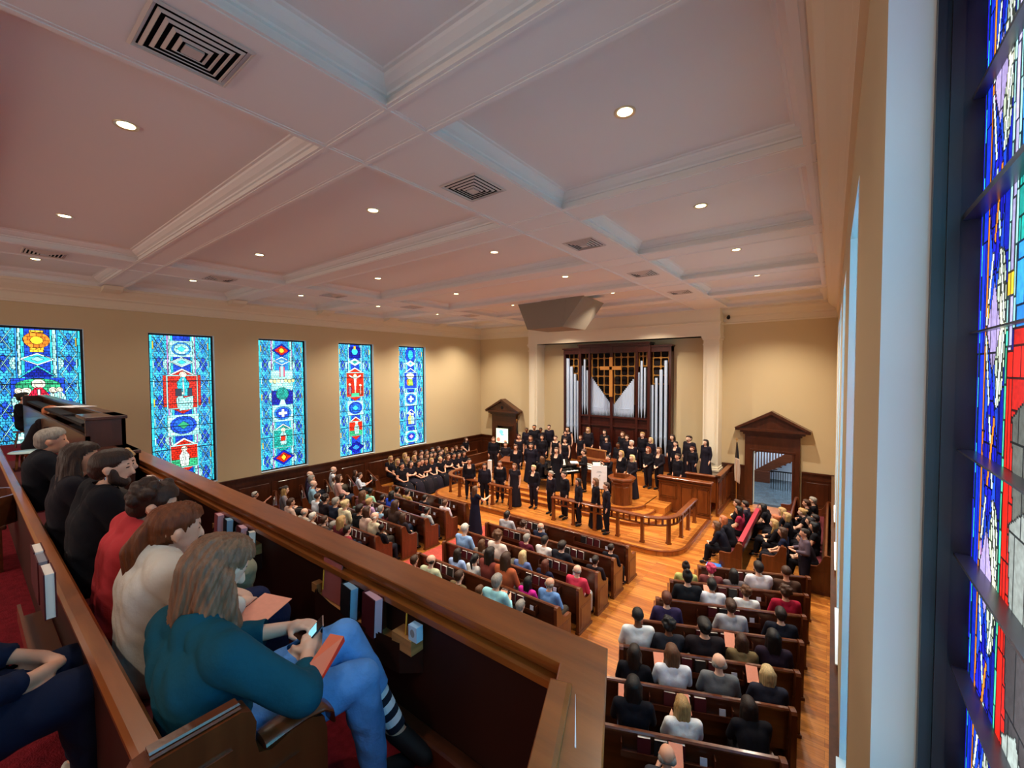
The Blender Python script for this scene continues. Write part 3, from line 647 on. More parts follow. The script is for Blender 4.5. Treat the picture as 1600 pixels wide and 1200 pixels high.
def music_stand(x, y, z, rz, label):
    root = empty('music_stand', (x, y, z), rz)
    MB().cyl((0, 0, .1), (0, 0, 1.1), .012).build('pole', BLACKM, root)
    m = MB(); [m.cyl((0, 0, .2), (.25*math.cos(a), .25*math.sin(a), .01), .009) for a in (0, 2.1, 4.2)]; m.build('tripod', BLACKM, root)
    m = MB(); m.box((-.24, -.005, 0), (.24, .005, .34)); m.box((-.24, -.05, 0), (.24, .005, .01)); m.xf(Matrix.Translation((0, 0, 1.02)) @ Matrix.Rotation(math.radians(-25), 4, 'X')); m.build('desk', BLACKM, root)
    m = MB(); m.box((-.2, -.012, .02), (.2, -.006, .3)); m.xf(Matrix.Translation((0, 0, 1.02)) @ Matrix.Rotation(math.radians(-25), 4, 'X')); m.build('sheet_music', PAGE, root)
    return tag(root, label, 'music stand')
music_stand(-7.35, 15.3, .5, .6, 'black music stand in front of the violinist')

# ---------------------------------------------------------------- pipe organ case
YC, YW = 18.98, 19.1
def px_x(px, y): return atY(px, 600, y).x
def px_z(px, py, y): return atY(px, py, y).z
Zx = lambda x: 860+x/8; Zy = lambda y: 520+y/8
YF -= .02; root = empty('pipe_organ', (-8.6, YF, .5)); O = Matrix.Translation((8.6, -YF, -.5))
def ob(m, name, mt, par=None, smooth=False):
    m.xf(O); return m.build(name, mt, par or root, smooth=smooth)
cx0, cx1 = px_x(Zx(372), YC), px_x(Zx(1232), YC); wl0 = px_x(Zx(168), YW); wr1 = px_x(Zx(1510), YW)
ztC, ztW = px_z(Zx(800), Zy(140), YC), px_z(Zx(1400), Zy(150), YW); cm = px_x(Zx(765), YC)
zs = px_z(Zx(765), Zy(1045), YC)     # sill of the pipe display
xcol = [cx0, px_x(Zx(490), YC), cm, px_x(Zx(1080), YC), cx1]
m = MB()
m.box((cx0, YC+.05, .9), (cx1, YF-.02, zs)); m.box((cx0-.05, YC-.1, ztC-.1), (cx1+.05, YF, ztC)); m.box((cx0-.09, YC-.14, ztC-.03), (cx1+.09, YF, ztC+.03)); m.box((cx0, YC-.02, ztC-.42), (cx1, YF, ztC-.1))
for x, h in ((cx0, .06), (xcol[1], .05), (cm, .07), (xcol[3], .05), (cx1, .06)): m.box((x-h, YC-.04, .9), (x+h, YC+.1, ztC-.1))
m.box((cx0, YC-.03, zs-.07), (cx1, YC+.12, zs)); m.box((cx0, YC-.02, zs-.5), (cx1, YC+.06, zs-.44))
n = 6; ww = (cx1-cx0)/n
for i in range(n): m.box((cx0+i*ww+.12, YC+.02, 1.1), (cx0+(i+1)*ww-.12, YC+.055, zs-.6), bev=.01)
m.box((cx0, YC+.05, zs), (cx0+.04, YF, ztC)); m.box((cx1-.04, YC+.05, zs), (cx1, YF, ztC))
ob(m, 'case', ORGW)
m = MB()
for a, b in ((wl0, cx0), (cx1, wr1)):
    m.box((a-.05, YW-.08, ztW-.07), (b+.05, YF, ztW)); m.box((a, YW-.03, ztW-.3), (b, YF, ztW-.07)); 
m.box((wl0, YW-.02, .9), (wl0+.1, YF, ztW)); m.box((wr1-.1, YW-.02, .9), (wr1, YF, ztW)); m.box((wl0, YW, .9), (cx0, YF-.02, 1.75)); m.box((cx1, YW, .9), (wr1, YF-.02, 1.6))
ob(m, 'wing', ORGW)
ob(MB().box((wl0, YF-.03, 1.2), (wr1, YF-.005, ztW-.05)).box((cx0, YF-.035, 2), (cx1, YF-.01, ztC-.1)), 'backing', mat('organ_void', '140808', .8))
def pipe(x, zt, zb, zf, r, y, parent=None):
    m = MB(); m.lathe((x, y, 0), [(r*.25, zf), (r*.3, zf+.03), (r*.95, zb-.04), (r, zb), (r, zt), (r*.85, zt), (r*.85, zt-.05)], 14)
    m.lathe((x, y, 0), [(r*1.06, zb+.02), (r*1.06, zb+.06)], 14)
    m.box((x-r*.5, y-r-.012, zb+.06), (x+r*.5, y-r*.7, zb+.06+r*.9))
    return m
def pipes(rows, y, zb, zf):
    for x, top, wd in rows:
        X = px_x(Zx(x), y); r = (px_x(Zx(x+wd/2), y)-px_x(Zx(x-wd/2), y))/2
        ob(pipe(X, px_z(Zx(x), Zy(top), y), zb, zf, r*.97, y), 'pipe', PIPE, smooth=True)
pipes([(222, 320, 40), (266, 422, 36), (311, 515, 32), (343, 600, 24)], YW+.1, px_z(Zx(260), Zy(1170), YW), 1.7)
pipes([(1278, 652, 28), (1325, 562, 36), (1383, 460, 42), (1445, 345, 44)], YW+.1, px_z(Zx(1400), Zy(1330), YW), 1.55)
zb = px_z(Zx(430), Zy(905), YC)
pipes([(398, 412, 26), (431, 332, 28), (464, 468, 22)], YC+.12, zb, zs); pipes([(1103, 495, 24), (1139, 352, 30), (1181, 435, 26)], YC+.12, zb, zs)
n = 16
pipes([(512+232*(i/(n-1))**.93, 550+320*(i/(n-1))**.93, 21-7*i/n) for i in range(n)], YC+.16, px_z(Zx(620), Zy(955), YC), zs)
pipes([(1037-240*(i/(n-1))**.93, 578+315*(i/(n-1))**.93, 22-7*i/n) for i in range(n)], YC+.16, px_z(Zx(920), Zy(975), YC), zs)
def grille(x0, x1, zt, zb, nx, nz, y, name='grille'):
    m = MB(); t = .022; cw = (x1-x0)/nx; ch = (zt-zb)/nz
    for i in range(nx+1): m.box((x0+i*cw-t, y-.02, zb), (x0+i*cw+t, y+.02, zt))
    for k in range(nz+1): m.box((x0-t, y-.018, zb+k*ch-t), (x1+t, y+.018, zb+k*ch+t))
    for i in range(1, nx):
        for k in range(1, nz+1):
            if k < nz: m.cyl((x0+i*cw, y-.025, zb+k*ch), (x0+i*cw, y+.02, zb+k*ch), .07, n=8)
    for i in range(nx):
        for k in range(nz):
            for sx in (0, 1):
                for sz in (0, 1):
                    X = x0+(i+sx)*cw; Z = zb+(k+sz)*ch; dx = .09*(1 if sx == 0 else -1); dz = .09*(1 if sz == 0 else -1)
                    m.prism([(X, Z), (X+dx, Z), (X, Z+dz)], y-.015, y+.015, 'y')
    ob(m, name, GOLD)
yg = YC+.3
gz = lambda yy: px_z(Zx(765), Zy(yy), yg)
grille(px_x(Zx(522), yg), px_x(Zx(752), yg), gz(205), gz(880), 3, 6, yg); grille(px_x(Zx(803), yg), px_x(Zx(1055), yg), gz(193), gz(880), 3, 6, yg)
grille(px_x(Zx(408), yg), px_x(Zx(478), yg), gz(215), gz(420), 2, 2, yg); grille(px_x(Zx(1112), yg), px_x(Zx(1205), yg), gz(185), gz(420), 2, 2, yg)
grille(px_x(Zx(240), YW+.25), px_x(Zx(350), YW+.25), px_z(Zx(300), Zy(235), YW+.25), px_z(Zx(300), Zy(600), YW+.25), 2, 4, YW+.25); grille(px_x(Zx(1285), YW+.25), px_x(Zx(1480), YW+.25), px_z(Zx(1400), Zy(200), YW+.25), px_z(Zx(1400), Zy(640), YW+.25), 2, 4, YW+.25)
tag(root, 'tall dark wooden pipe organ case with silver pipes and gilt grilles', 'pipe organ')
YF += .02; yc = YC-.12; m = MB(); xm = px_x(Zx(757), yc); hw = .075
m.box((xm-hw, yc-.05, px_z(Zx(757), Zy(800), yc)), (xm+hw, yc+.03, px_z(Zx(757), Zy(305), yc)), bev=.01)
za = px_z(Zx(757), Zy(442), yc); m.box((px_x(Zx(625), yc), yc-.05, za-.085), (px_x(Zx(884), yc), yc+.03, za+.085), bev=.01)
tag(m.build('cross', mat('cross_wood', 'C98A45', .4, .4)), 'golden brown wooden cross on the front of the organ case', 'cross')

# ---------------------------------------------------------------- acoustic cloud / bulkhead hanging from the ceiling
SB = mat('grey_fabric_panel', '8E8374', .8, .2)
T = [(-9.51, 12.88, 7.99), (-7.35, 12.78, 7.99), (-6.67, 12.75, 7.99), (-6.76, 13.92, 7.99), (-6.85, 14.7, 7.99), (-9.51, 14.7, 7.99)]
B_ = [(-9.03, 12.82, 7.0), (-7.49, 12.75, 7.0), (-7.43, 14.31, 7.0), (-9.03, 14.2, 7.0)]
m = MB(); m.add(T+B_, [(0, 6, 7, 1), (1, 7, 8, 3, 2), (3, 8, 4), (4, 8, 9, 5), (5, 9, 6, 0), (6, 9, 8, 7), (0, 1, 2, 3, 4, 5)])
m.cyl(T[1], B_[1], .012)
tag(m.build('hanging_speaker_housing', SB), 'grey tapered speaker housing hanging below the ceiling in front of the organ', 'speaker housing')

# ---------------------------------------------------------------- pedimented door surrounds
def surround(xc, w, zl, zp, zd, dx0, dx1, label, oculus=False):
    root = empty('door_surround', (xc, YF, 0)); d = .28; hw = w/2; dx0 -= xc; dx1 -= xc
    m = MB()
    m.box((-hw, -.2, 0), (dx0, 0, zl)); m.box((dx1, -.2, 0), (hw, 0, zl)); m.box((dx0, -.2, zd), (dx1, 0, zl)); m.box((-hw-.03, -.24, 0), (dx0+.0, -.0, .2)); m.box((dx1, -.24, 0), (hw+.03, 0, .2))
    m.box((dx0-.06, -.23, 0), (dx0, 0, zd+.06)); m.box((dx1, -.23, 0), (dx1+.06, 0, zd+.06)); m.box((dx0-.1, -.26, zd+.04), (dx1+.1, 0, zd+.1)); m.build('frame', DARKW, root)
    m = MB(); q = hw+.36
    m.box((-hw-.06, -.28, zl-.02), (hw+.06, 0, zl+.06)); m.box((-hw-.16, -.36, zl+.06), (hw+.16, 0, zl+.14)); m.box((-q+.03, -.42, zl+.14), (q-.03, 0, zl+.24))
    m.prism([(-q+.12, zl+.24), (q-.12, zl+.24), (0, zp-.14)], -.34, 0, 'y')
    t = .11
    for s_ in (-1, 1): m.prism([(s_*q, zl+.24), (s_*(q-.12), zl+.22), (0, zp-t-.02), (0, zp)], -.46, 0, 'y')
    m.build('pediment', DARKW, root)
    if oculus:
        m = MB(); m.cyl((0, -.36, zl+.42), (0, -.33, zl+.42), .09, n=8); m.build('roundel', BLACKM, root)
    return tag(root, label, 'door surround')
surround(-1.86, 1.86, 2.9, 3.86, 2.2, DR[0], DR[1], 'dark wooden pedimented door surround framing the stair hall on the right')
surround(-15.32, 1.78, 2.9, 3.82, 2.2, DL[0], DL[1], 'dark wooden pedimented door surround with the lit screen on the left', True)
# left door leaf (closed) and the lit display standing in front of it
root = empty('door_1', (DL[0], YF+.02, 0)); struct(root)
m = MB(); m.box((0, 0, 0), (DL[1]-DL[0], .05, 2.2)); panelled(m, 0, DL[1]-DL[0], 0, 1.0, 0, 2); panelled(m, 0, DL[1]-DL[0], 1.0, 2.1, 0, 2); struct(m.build('door_leaf', DARKW, root))
struct(MB().cyl((.9, -.05, 1.0), (.9, 0, 1.0), .03).build('door_handle', GOLD, root))
root = empty('display_screen', (-14.62, 18.3, 0), math.radians(6)); hh = (.42, .66)
SCR = mat('screen_glow', 'CFE8C0', .4, emit=('DDEBC4', .9)); SCB = mat('screen_blue', '7FD0E0', .4, emit=('6CC8DC', .8)); SCR2 = mat('screen_red', 'D07060', .4, emit=('D08068', .7))
m = MB(); m.box((-.42, -.03, 1.42), (.42, .03, 2.28), bev=.01); m.build('bezel', BLACKM, root)
MB().box((-.39, -.034, 1.45), (.39, -.03, 2.25)).build('screen', SCR, root)
m = MB(); m.ell((-.05, -.036, 2.05), (.14, .002, .12)); m.ell((.02, -.036, 1.9), (.12, .002, .05)); m.build('screen_shapes_blue', SCB, root)
m = MB(); m.ell((-.24, -.036, 1.62), (.12, .002, .12)); m.ell((.22, -.036, 1.55), (.1, .002, .05)); m.build('screen_shapes_red', SCR2, root)
m = MB(); m.cyl((0, .03, .1), (0, .03, 1.5), .03); m.box((-.35, -.2, 0), (.35, .3, .04)); m.build('stand', BLACKM, root)
tag(root, 'bright greenish display screen on a stand by the left side door', 'screen')

# ---------------------------------------------------------------- stair hall behind the right door
SLATE = mat('slate_floor', '4C5A62', .25, .5, var=.2, vscale=3); HALLW = mat('hall_wall', 'DDE6F0', .7, .2); BAL = wood('baluster_wood', '5A2A14', .35, .3)
struct(MB().box((-5.5, YF+.3, -.1), (2.5, YF+5.2, 0.0)).build('floor_stair_hall', SLATE))
struct(MB().box((-5.5, YF+5.0, 0), (2.5, YF+5.2, 5)).box((-5.6, YF+.3, 0), (-5.5, YF+5.2, 5)).box((2.5, YF+.3, 0), (2.6, YF+5.2, 5)).build('wall_stair_hall', HALLW))
struct(MB().box((-5.6, YF+.3, 4.9), (2.6, YF+5.2, 5)).build('ceiling_stair_hall', CEILM))
L = bpy.data.lights.new('hall_daylight', 'AREA'); L.energy = 260; L.shape = 'RECTANGLE'; L.size = 3; L.size_y = 2; L.color = (.75, .86, 1.0)
o = bpy.data.objects.new('hall_daylight', L); o.location = (-.5, YF+3.2, 4.85); COL.objects.link(o)
YS = 23.6; root = empty('staircase', (-2.4, YS, 0)); O2 = Matrix.Translation((2.4, -YS, 0))
def sb(m, nm, par=None): m.xf(O2); return m.build(nm, BAL, par or root)
A0, A1, B0, B1 = (atY(px, py, YS) for px, py in ((1168, 757), (1250, 716), (1168, 740), (1250, 697)))
sb(MB().prism([(A0.x, max(.02, A0.z)), (A1.x, A1.z), (B1.x, B1.z), (B0.x, B0.z)], YS-.08, YS, 'y'), 'stringer')
H0, H1 = atY(1168, 715, YS), atY(1250, 668, YS)
sb(MB().prism([(H0.x, H0.z), (H1.x, H1.z), (H1.x, H1.z+.1), (H0.x, H0.z+.1)], YS-.1, YS+.02, 'y'), 'handrail')
for k in range(18):
    t = k/18; x = B0.x+(B1.x-B0.x)*t; z0 = B0.z+(B1.z-B0.z)*t; z1 = H0.z+(H1.z-H0.z)*t; sb(MB().box((x-.025, YS-.06, z0), (x+.025, YS-.02, z1)), 'baluster')
m = MB(); [m.box((A0.x+(A1.x-A0.x)*k/12, YS, A0.z+(A1.z-A0.z)*k/12+.1), (A0.x+(A1.x-A0.x)*(k+1)/12, YS+.9, A0.z+(A1.z-A0.z)*k/12+.16)) for k in range(12)]; sb(m, 'treads')
a_, b_ = atY(1168, 757, YS-.05), atY(1203, 757, YS-.05); sb(MB().box((a_.x, YS-.12, 0), (b_.x, YS-.02, .55)), 'panelling')
tag(root, 'dark wooden staircase with balusters rising to the right beyond the doorway', 'staircase')
YB2 = 22.6; a_, b_ = atY(1205, 750, YB2), atY(1250, 757, YB2); root = empty('stairwell_balustrade', (a_.x, YB2, 0)); w = b_.x-a_.x
for k in range(13): MB().box((w*k/12-.013, -.012, 0), (w*k/12+.013, .012, .78)).build('baluster', BLACKM, root)
MB().box((-.03, -.03, .78), (w, .03, .83)).build('handrail', BLACKM, root)
tag(root, 'low dark metal balustrade on the slate floor below the stairs', 'balustrade')

# ---------------------------------------------------------------- flags
def flag(x, y, zt, cols, label, fin, drop=1.55):
    root = empty('flag', (x, y, 0)); MB().cyl((0, 0, .05), (0, 0, zt-.12), .014).build('pole', GOLD, root)
    m = MB(); m.lathe((0, 0, 0), [(.15, 0), (.15, .03), (.05, .07), (.03, .12)], 16); m.build('base', GOLD, root)
    m = MB(); m.box((-.012, -.01, zt-.12), (.012, .01, zt+.02)); m.box((-.05, -.01, zt-.06), (.05, .01, zt-.035)) if fin == 'cross' else m.ell((0, 0, zt-.04), (.03, .03, .06)); m.build('finial', GOLD, root)
    n, k = 26, 24; m = MB()
    for part, (t0, t1) in enumerate(((0, .40), (.40, 1))):
        rings = []
        for j in range(k+1):
            t = t0+(t1-t0)*j/k; z = zt-.16-t*drop; w = .05+.17*min(1, t*1.6)*(1-.25*max(0, t-.75)*4)
            rings.append([(w*(-.35+1.0*i/n), .035*math.sin(i*1.35+t*2)*min(1, .3+t), z-.12*(i/n)*t) for i in range(n+1)])
        vs = [p for r in rings for p in r]; fs = [(a*(n+1)+b, a*(n+1)+b+1, (a+1)*(n+1)+b+1, (a+1)*(n+1)+b) for a in range(k) for b in range(n)]
        m.add(vs, fs, part)
    o = m.build('flag_cloth', cols, root, smooth=True); sm = o.modifiers.new('s', 'SOLIDIFY'); sm.thickness = .006
    return tag(root, label, 'flag')
flag(-3.02, 18.9, 2.72, [mat('flag_navy', '141C28', .8), mat('flag_white', 'D8C4B4', .8)], 'furled white flag with a dark upper corner beside the right doorway', 'cross')
flag(-14.1, 18.95, 2.72, [mat('flag_dark', '1C1620', .8), mat('flag_red', '4A1820', .8)], 'furled dark flag beside the left door surround', 'spear')
for x, y, z, nm in ((-3.45, 19.3, 7.63, 'right'), (-13.35, 19.3, 7.63, 'left')):
    root = empty('wall_camera', (x, y, z)); MB().box((-.03, 0, .05), (.03, .2, .1)).build('bracket', BLACKM, root); MB().ell((0, -.02, 0), (.07, .07, .08)).build('housing', BLACKM, root)
    tag(root, 'small black wall camera high on the frieze %s of the organ arch' % nm, 'camera')
# ================================================================ pews
def end_panel(mat_=None):
    # profile in (y, z): tall at the back, scooping down to the arm
    pr = [(-.16, 0), (.40, 0), (.40, .06), (.37, .09), (.37, .58), (.385, .62), (.37, .655), (.33, .665), (.2, .66), (.1, .68), (.04, .76), (-.0, .86), (-.02, .93), (-.05, .965), (-.10, .975), (-.15, .965), (-.175, .93), (-.17, .88)]
    m = MB(); m.prism(pr, -.035, .035, 'x')
    m.prism([(-.18, 0), (.42, 0), (.42, .05), (-.18, .05)], -.05, .05, 'x'); m.prism([(-.11, .12), (.31, .12), (.31, .56), (-.11, .56)], -.042, .042, 'x')
    m.prism([(-.08, .15), (.28, .15), (.28, .53), (-.08, .53)], -.03, .046, 'x')
    return m
END_ME = end_panel().mesh('end_panel', ENDW)
def pew(x0, y0, length, ang, label, ends=(1, 1), rack=True, seat=True, z=0, group=None, screen=False):
    """x0,y0: left end of the back's top rail (plan); ang: direction of the row; sitters look to the left of that direction."""
    root = empty('pew' if not screen else 'pew_front_screen', (x0, y0, z), ang); L = length
    m = MB(); m.prism([(-.035, .12 if screen else .34), (-.0, .12 if screen else .34), (-.045, .9), (-.08, .9)], .02, L-.02, 'x')
    m.build('backrest', PEWW, root)
    m = MB(); m.prism([(-.09, .9), (-.03, .9), (-.028, .93), (-.045, .95), (-.085, .95), (-.1, .93)], .02, L-.02, 'x'); m.build('top_rail', ENDW, root)
    if seat:
        m = MB(); m.prism([(-.02, .41), (.36, .43), (.385, .42), (.385, .40), (.36, .395), (-.02, .375)], .03, L-.03, 'x'); m.build('seat', PEWW, root)
        MB().box((.03, .1, .02), (L-.03, .13, .395)).build('seat_support', PEWW, root)
        MB().box((.03, .02, .436), (L-.03, .35, .452), bev=.007).build('seat_cushion', mat('maroon_cushion', '5A1820', .8), root)
    if rack:
        for c in ([L*.25, L*.75] if L > 3 else [L*.5]):
            w = .55; m = MB(); m.box((c-w, -.17, .66), (c+w, -.05, .68)); m.box((c-w, -.175, .66), (c+w, -.16, .74)); m.box((c-w, -.17, .66), (c-w+.015, -.06, .84)); m.box((c+w-.015, -.17, .66), (c+w, -.06, .84)); m.build('book_rack', PEWW, root)
    for e, x in ((ends[0], 0), (ends[1], L)):
        if e: o = bpy.data.objects.new('end_panel', END_ME); COL.objects.link(o); o.parent = root; o.location = (x, 0, 0)
    return tag(root, label, 'pew', group)
HYM = [MB().box((-.075, -.0, 0), (.075, .036, .215), bev=.004)]
def hymnal_mesh(cov):
    m = MB(); m.box((-.08, 0, 0), (.08, .004, .23), mi=0); m.box((-.08, .046, 0), (.08, .05, .23), mi=0); m.box((-.08, 0, 0), (-.073, .05, .23), mi=0); m.box((-.073, .004, .004), (.076, .046, .226), mi=1)
    return m.mesh('hymnal', [cov, PAGE])
HM1, HM2 = hymnal_mesh(MAROON), hymnal_mesh(mat('black_cover', '151216', .5))
CARDM = MB().box((-.04, 0, 0), (.04, .012, .12)).mesh('friendship_card', mat('pale_card', 'CFD0E2', .7))
def rack_books(root, L, label, n=3, cs=None, name='hymnal'):
    cl = cs or ([L*.25, L*.75] if L > 3 else [L*.5]); lr = ['left', 'right'] if len(cl) > 1 else ['']
    for q, c in enumerate(cl):
        side = (lr[q]+' rack, ') if lr[q] else ''
        for k in range(n):
            o = bpy.data.objects.new('hymnal', HM1 if (k+int(c*3)) % 4 else HM2); COL.objects.link(o)
            o.matrix_world = root.matrix_world @ Matrix.Translation((c-.27+.2*k, -.145-.006*(k % 2), .683)) @ Matrix.Rotation(math.radians(-5+random.uniform(-2, 2)), 4, 'X') @ Matrix.Rotation(random.uniform(-.1, .1), 4, 'Z')
            tag(o, '%s of %s hymnals, %s%s' % ((['left', 'middle', 'right'] if n == 3 else ['left', 'right'])[k], {3: 'three', 2: 'two'}[n], side, label), 'book', 'hymnals in the rack of the '+label)
        o = bpy.data.objects.new('card_holder', CARDM); COL.objects.link(o); o.matrix_world = root.matrix_world @ Matrix.Translation((c+.42, -.13, .683)) @ Matrix.Rotation(math.radians(-6), 4, 'X')
        tag(o, 'pale card beside the hymnals, %s%s' % (side, label), 'card', 'cards in the pew racks')
OR6 = ['front', 'second', 'third', 'fourth', 'fifth', 'sixth', 'seventh', 'eighth', 'ninth']
CEN_Y = [9.52, 8.66, 7.79, 6.91, 6.03, 5.1, 4.2]        # back of each centre row
SIDE_R = [(-.39, 10.29), (-.39, 9.38), (-.39, 8.47), (-.39, 7.58), (-.39, 6.7), (-.42, 5.76), (-.42, 4.85), (-.42, 3.95)]
def world(o):
    bpy.context.view_layer.update(); return o
# centre-right and centre-left blocks
PEWS = {}
for nm, xa, xb, ttl in (('CR', -8.12, -4.12, 'centre right'), ('CL', -13.75, -9.85, 'centre left')):
    r = pew(xa, 10.42, xb-xa, 0, 'low wooden screen in front of the %s pews' % ttl, seat=False, screen=True); world(r); rack_books(r, xb-xa, '%s front screen' % ttl, 3)
    for i, y in enumerate(CEN_Y):
        lab = '%s %s pew' % (OR6[i], ttl)
        r = pew(xa, y, xb-xa, 0, 'dark wooden '+lab+' counted from the chancel', seat=True); PEWS[nm, i] = (xa, y, xb, 0); world(r)
        if i < 5: rack_books(r, xb-xa, lab, 3)
A = math.radians(23)
for i, (x, y) in enumerate(SIDE_R):
    L = 2.55; x0, y0 = x-L*math.cos(A), y-L*math.sin(A); lab = '%s right side pew' % OR6[i]
    r = pew(x0, y0, L, A, 'dark wooden '+lab+', slanting to the wall'); PEWS['R', i] = (x0, y0, L, A); world(r)
    if i < 7: rack_books(r, L, lab, 3)
r = pew(-.39-2.2*math.cos(A), 11.2-2.2*math.sin(A), 2.2, A, 'low wooden screen before the right side pews', seat=False, screen=True); world(r); rack_books(r, 2.2, 'right side front screen', 3)
for i, y in enumerate((10.47, 9.45, 8.45, 7.45, 6.45, 5.45)):
    L = 2.0; lab = '%s pew of the left wall block' % OR6[i]; sc = i == 0
    x0 = -14.9-L*math.cos(A); y0 = y+L*math.sin(A)
    r = pew(x0, y0, L, -A, ('low wooden screen before the left wall pews' if sc else 'dark wooden '+OR6[i-1]+' left wall pew'), seat=not sc, screen=sc); PEWS['L', i] = (x0, y0, L, -A); world(r)
    if i < 5: rack_books(r, L, ('left wall front screen' if sc else OR6[i-1]+' left wall pew'), 2)
# choir-side pews facing the chancel
for i, x in enumerate((-1.95, -1.02, -.12)):
    r = pew(x, 12.6 if i else 12.15, 5.2 if i else 4.0, PI/2, 'dark wooden pew facing the chancel, %s of three by the right wall' % OR6[i], rack=False, seat=True)
for i, x in enumerate((-15.3, -16.15, -17.0)):
    r = pew(x, 17.9, 5.0, -PI/2, 'dark wooden pew facing the chancel, %s of three by the left wall' % OR6[i], rack=False, seat=True)

m = MB(); m.prism([(-.02, 0), (.075, 0), (.08, -.16), (.09, -.16), (.09, .01), (-.03, .01), (-.03, -.12), (-.02, -.12)], 0, 3.3, 'y'); o = m.build('edge_light_strip', mat('edge_light_red', 'A02838', .5, .4)); o.location = (-1.89, 12.35, .955)  # red strip added to stand for light on the pew's top edge
tag(o, 'added red strip for the light along the back of the front choir pew', 'cloth')
# ================================================================ people
DG = bpy.context.evaluated_depsgraph_get
def _solid(prims):
    m = MB()
    for p in prims:
        if p[0] == 'c':
            _, reg, a, ra, b, rb = p[:6]; fl = p[6] if len(p) > 6 else 1.0
            a = Vector(a); b = Vector(b); d = b-a; L = d.length; d = d/max(L, 1e-6) if L > 1e-6 else Vector((0, 0, 1))
            u = d.cross(Vector((1, 0, 0))); u = u.normalized() if u.length > .2 else d.cross(Vector((0, 1, 0))).normalized(); w = d.cross(u); rings = []
            N = 12
            for k in range(1, 5): t = PI/2*k/4; rings.append((a-d*ra*math.cos(t), ra*math.sin(t)))
            for k in range(4, 0, -1): t = PI/2*k/4; rings.append((b+d*rb*math.cos(t), rb*math.sin(t)))
            m.loft([[tuple(c+(u*math.cos(q)*fl+w*math.sin(q))*r) for q in [2*PI*i/N for i in range(N)]] for c, r in rings])
        else: _, reg, c, r = p[:4]; m.ell(c, r, 14, 10)
    return m
def remesh(prims, vox, smooth=4):
    o = _solid(prims).build('tmp_solid', SKIN0)
    r = o.modifiers.new('r', 'REMESH'); r.mode = 'VOXEL'; r.voxel_size = vox; r.adaptivity = 0
    s = o.modifiers.new('s', 'SMOOTH'); s.iterations = smooth; s.factor = .5
    me = bpy.data.meshes.new_from_object(o.evaluated_get(DG())); bpy.data.objects.remove(o); return me
SKIN0 = mat('skin_light', 'D9A184', .55, .3, var=.05, vscale=12)
SKINS = [SKIN0, mat('skin_fair', 'E6B69C', .55, .3), mat('skin_tan', 'B97E5A', .55, .3), mat('skin_brown', '6E4228', .5, .3)]
DARKF = mat('eye_and_brow', '2A1A14', .5); LIP = mat('lip', 'A8584C', .5)
def verts_np(me): v = np.empty(len(me.vertices)*3); me.vertices.foreach_get('co', v); return v.reshape(-1, 3)
def regions(V, prims):
    best = np.full(len(V), 1e9); lab = np.zeros(len(V), int); tt = np.zeros(len(V)); names = sorted({p[1] for p in prims})
    for p in prims:
        if p[0] == 'c':
            a, b = np.array(p[2]), np.array(p[4]); d = b-a; L2 = max(d @ d, 1e-9); t = np.clip(((V-a) @ d)/L2, 0, 1)
            dist = np.linalg.norm(V-(a+t[:, None]*d), axis=1)-(p[3]+(p[5]-p[3])*t)
        else:
            r = np.array(p[3]); q = np.linalg.norm((V-np.array(p[2]))/r, axis=1); dist = (q-1)*r.min(); t = np.zeros(len(V))
        k = dist < best; best[k] = dist[k]; lab[k] = names.index(p[1]); tt[k] = t[k]
    return lab, tt, names
def garment(me, sel, off, name, flare=None):
    """a shell of the faces whose every vertex is selected, moved out along the normals"""
    nv = len(me.vertices); N = np.empty(nv*3); me.vertices.foreach_get('normal', N); N = N.reshape(-1, 3); V = verts_np(me)
    fs = [tuple(p.vertices) for p in me.polygons if all(sel[i] for i in p.vertices)]
    if not fs: return None
    used = sorted({i for f in fs for i in f}); mp = {i: k for k, i in enumerate(used)}; O = off[used][:, None] if hasattr(off, '__len__') else off
    P = V[used]+N[used]*O
    ec = {}
    for f in fs:
        for a, b in zip(f, f[1:]+f[:1]): k = (min(a, b), max(a, b)); ec[k] = ec.get(k, 0)+1
    nb = {}
    for (a, b), c in ec.items():
        if c == 1: nb.setdefault(mp[a], []).append(mp[b]); nb.setdefault(mp[b], []).append(mp[a])
    if nb:
        ks = np.array([k for k, v in nb.items() if len(v) == 2]); n0 = np.array([nb[k][0] for k in ks]); n1 = np.array([nb[k][1] for k in ks])
        for _ in range(8): P[ks] = P[ks]*.4+(P[n0]+P[n1])*.3
    g = bpy.data.meshes.new(name); g.from_pydata([tuple(p) for p in P], [], [tuple(mp[i] for i in f) for f in fs]); shade(g, 180); return g
def head_prims(H, fwd=(0, 1), k=1.0, pitch=0):
    """skull, jaw, nose, ears; H centre of the head, fwd plan direction"""
    f = Vector((fwd[0], fwd[1], 0)).normalized(); r = Vector((f.y, -f.x, 0)); up = Vector((0, 0, 1))
    if pitch: f, up = (f*math.cos(pitch)+up*math.sin(pitch)), (up*math.cos(pitch)-f*math.sin(pitch))
    H = Vector(H); P = lambda a, b, c: tuple(H+r*a*k+f*b*k+up*c*k)
    pr = [('c', 'head', P(0, -.015, .035), .088*k, P(0, .02, .03), .082*k), ('c', 'head', P(0, .035, -.03), .062*k, P(0, .03, .03), .07*k), ('c', 'head', P(0, .04, -.075), .038*k, P(0, .02, -.05), .05*k),
          ('c', 'head', P(0, .098, .012), .010*k, P(0, .112, -.022), .015*k), ('c', 'head', P(-.084, -.005, .012), .018*k, P(-.08, 0, -.018), .012*k), ('c', 'head', P(.084, -.005, .012), .018*k, P(.08, 0, -.018), .012*k),
          ('c', 'head', P(-.03, .078, -.055), .01*k, P(.03, .078, -.055), .01*k)]
    return pr, P
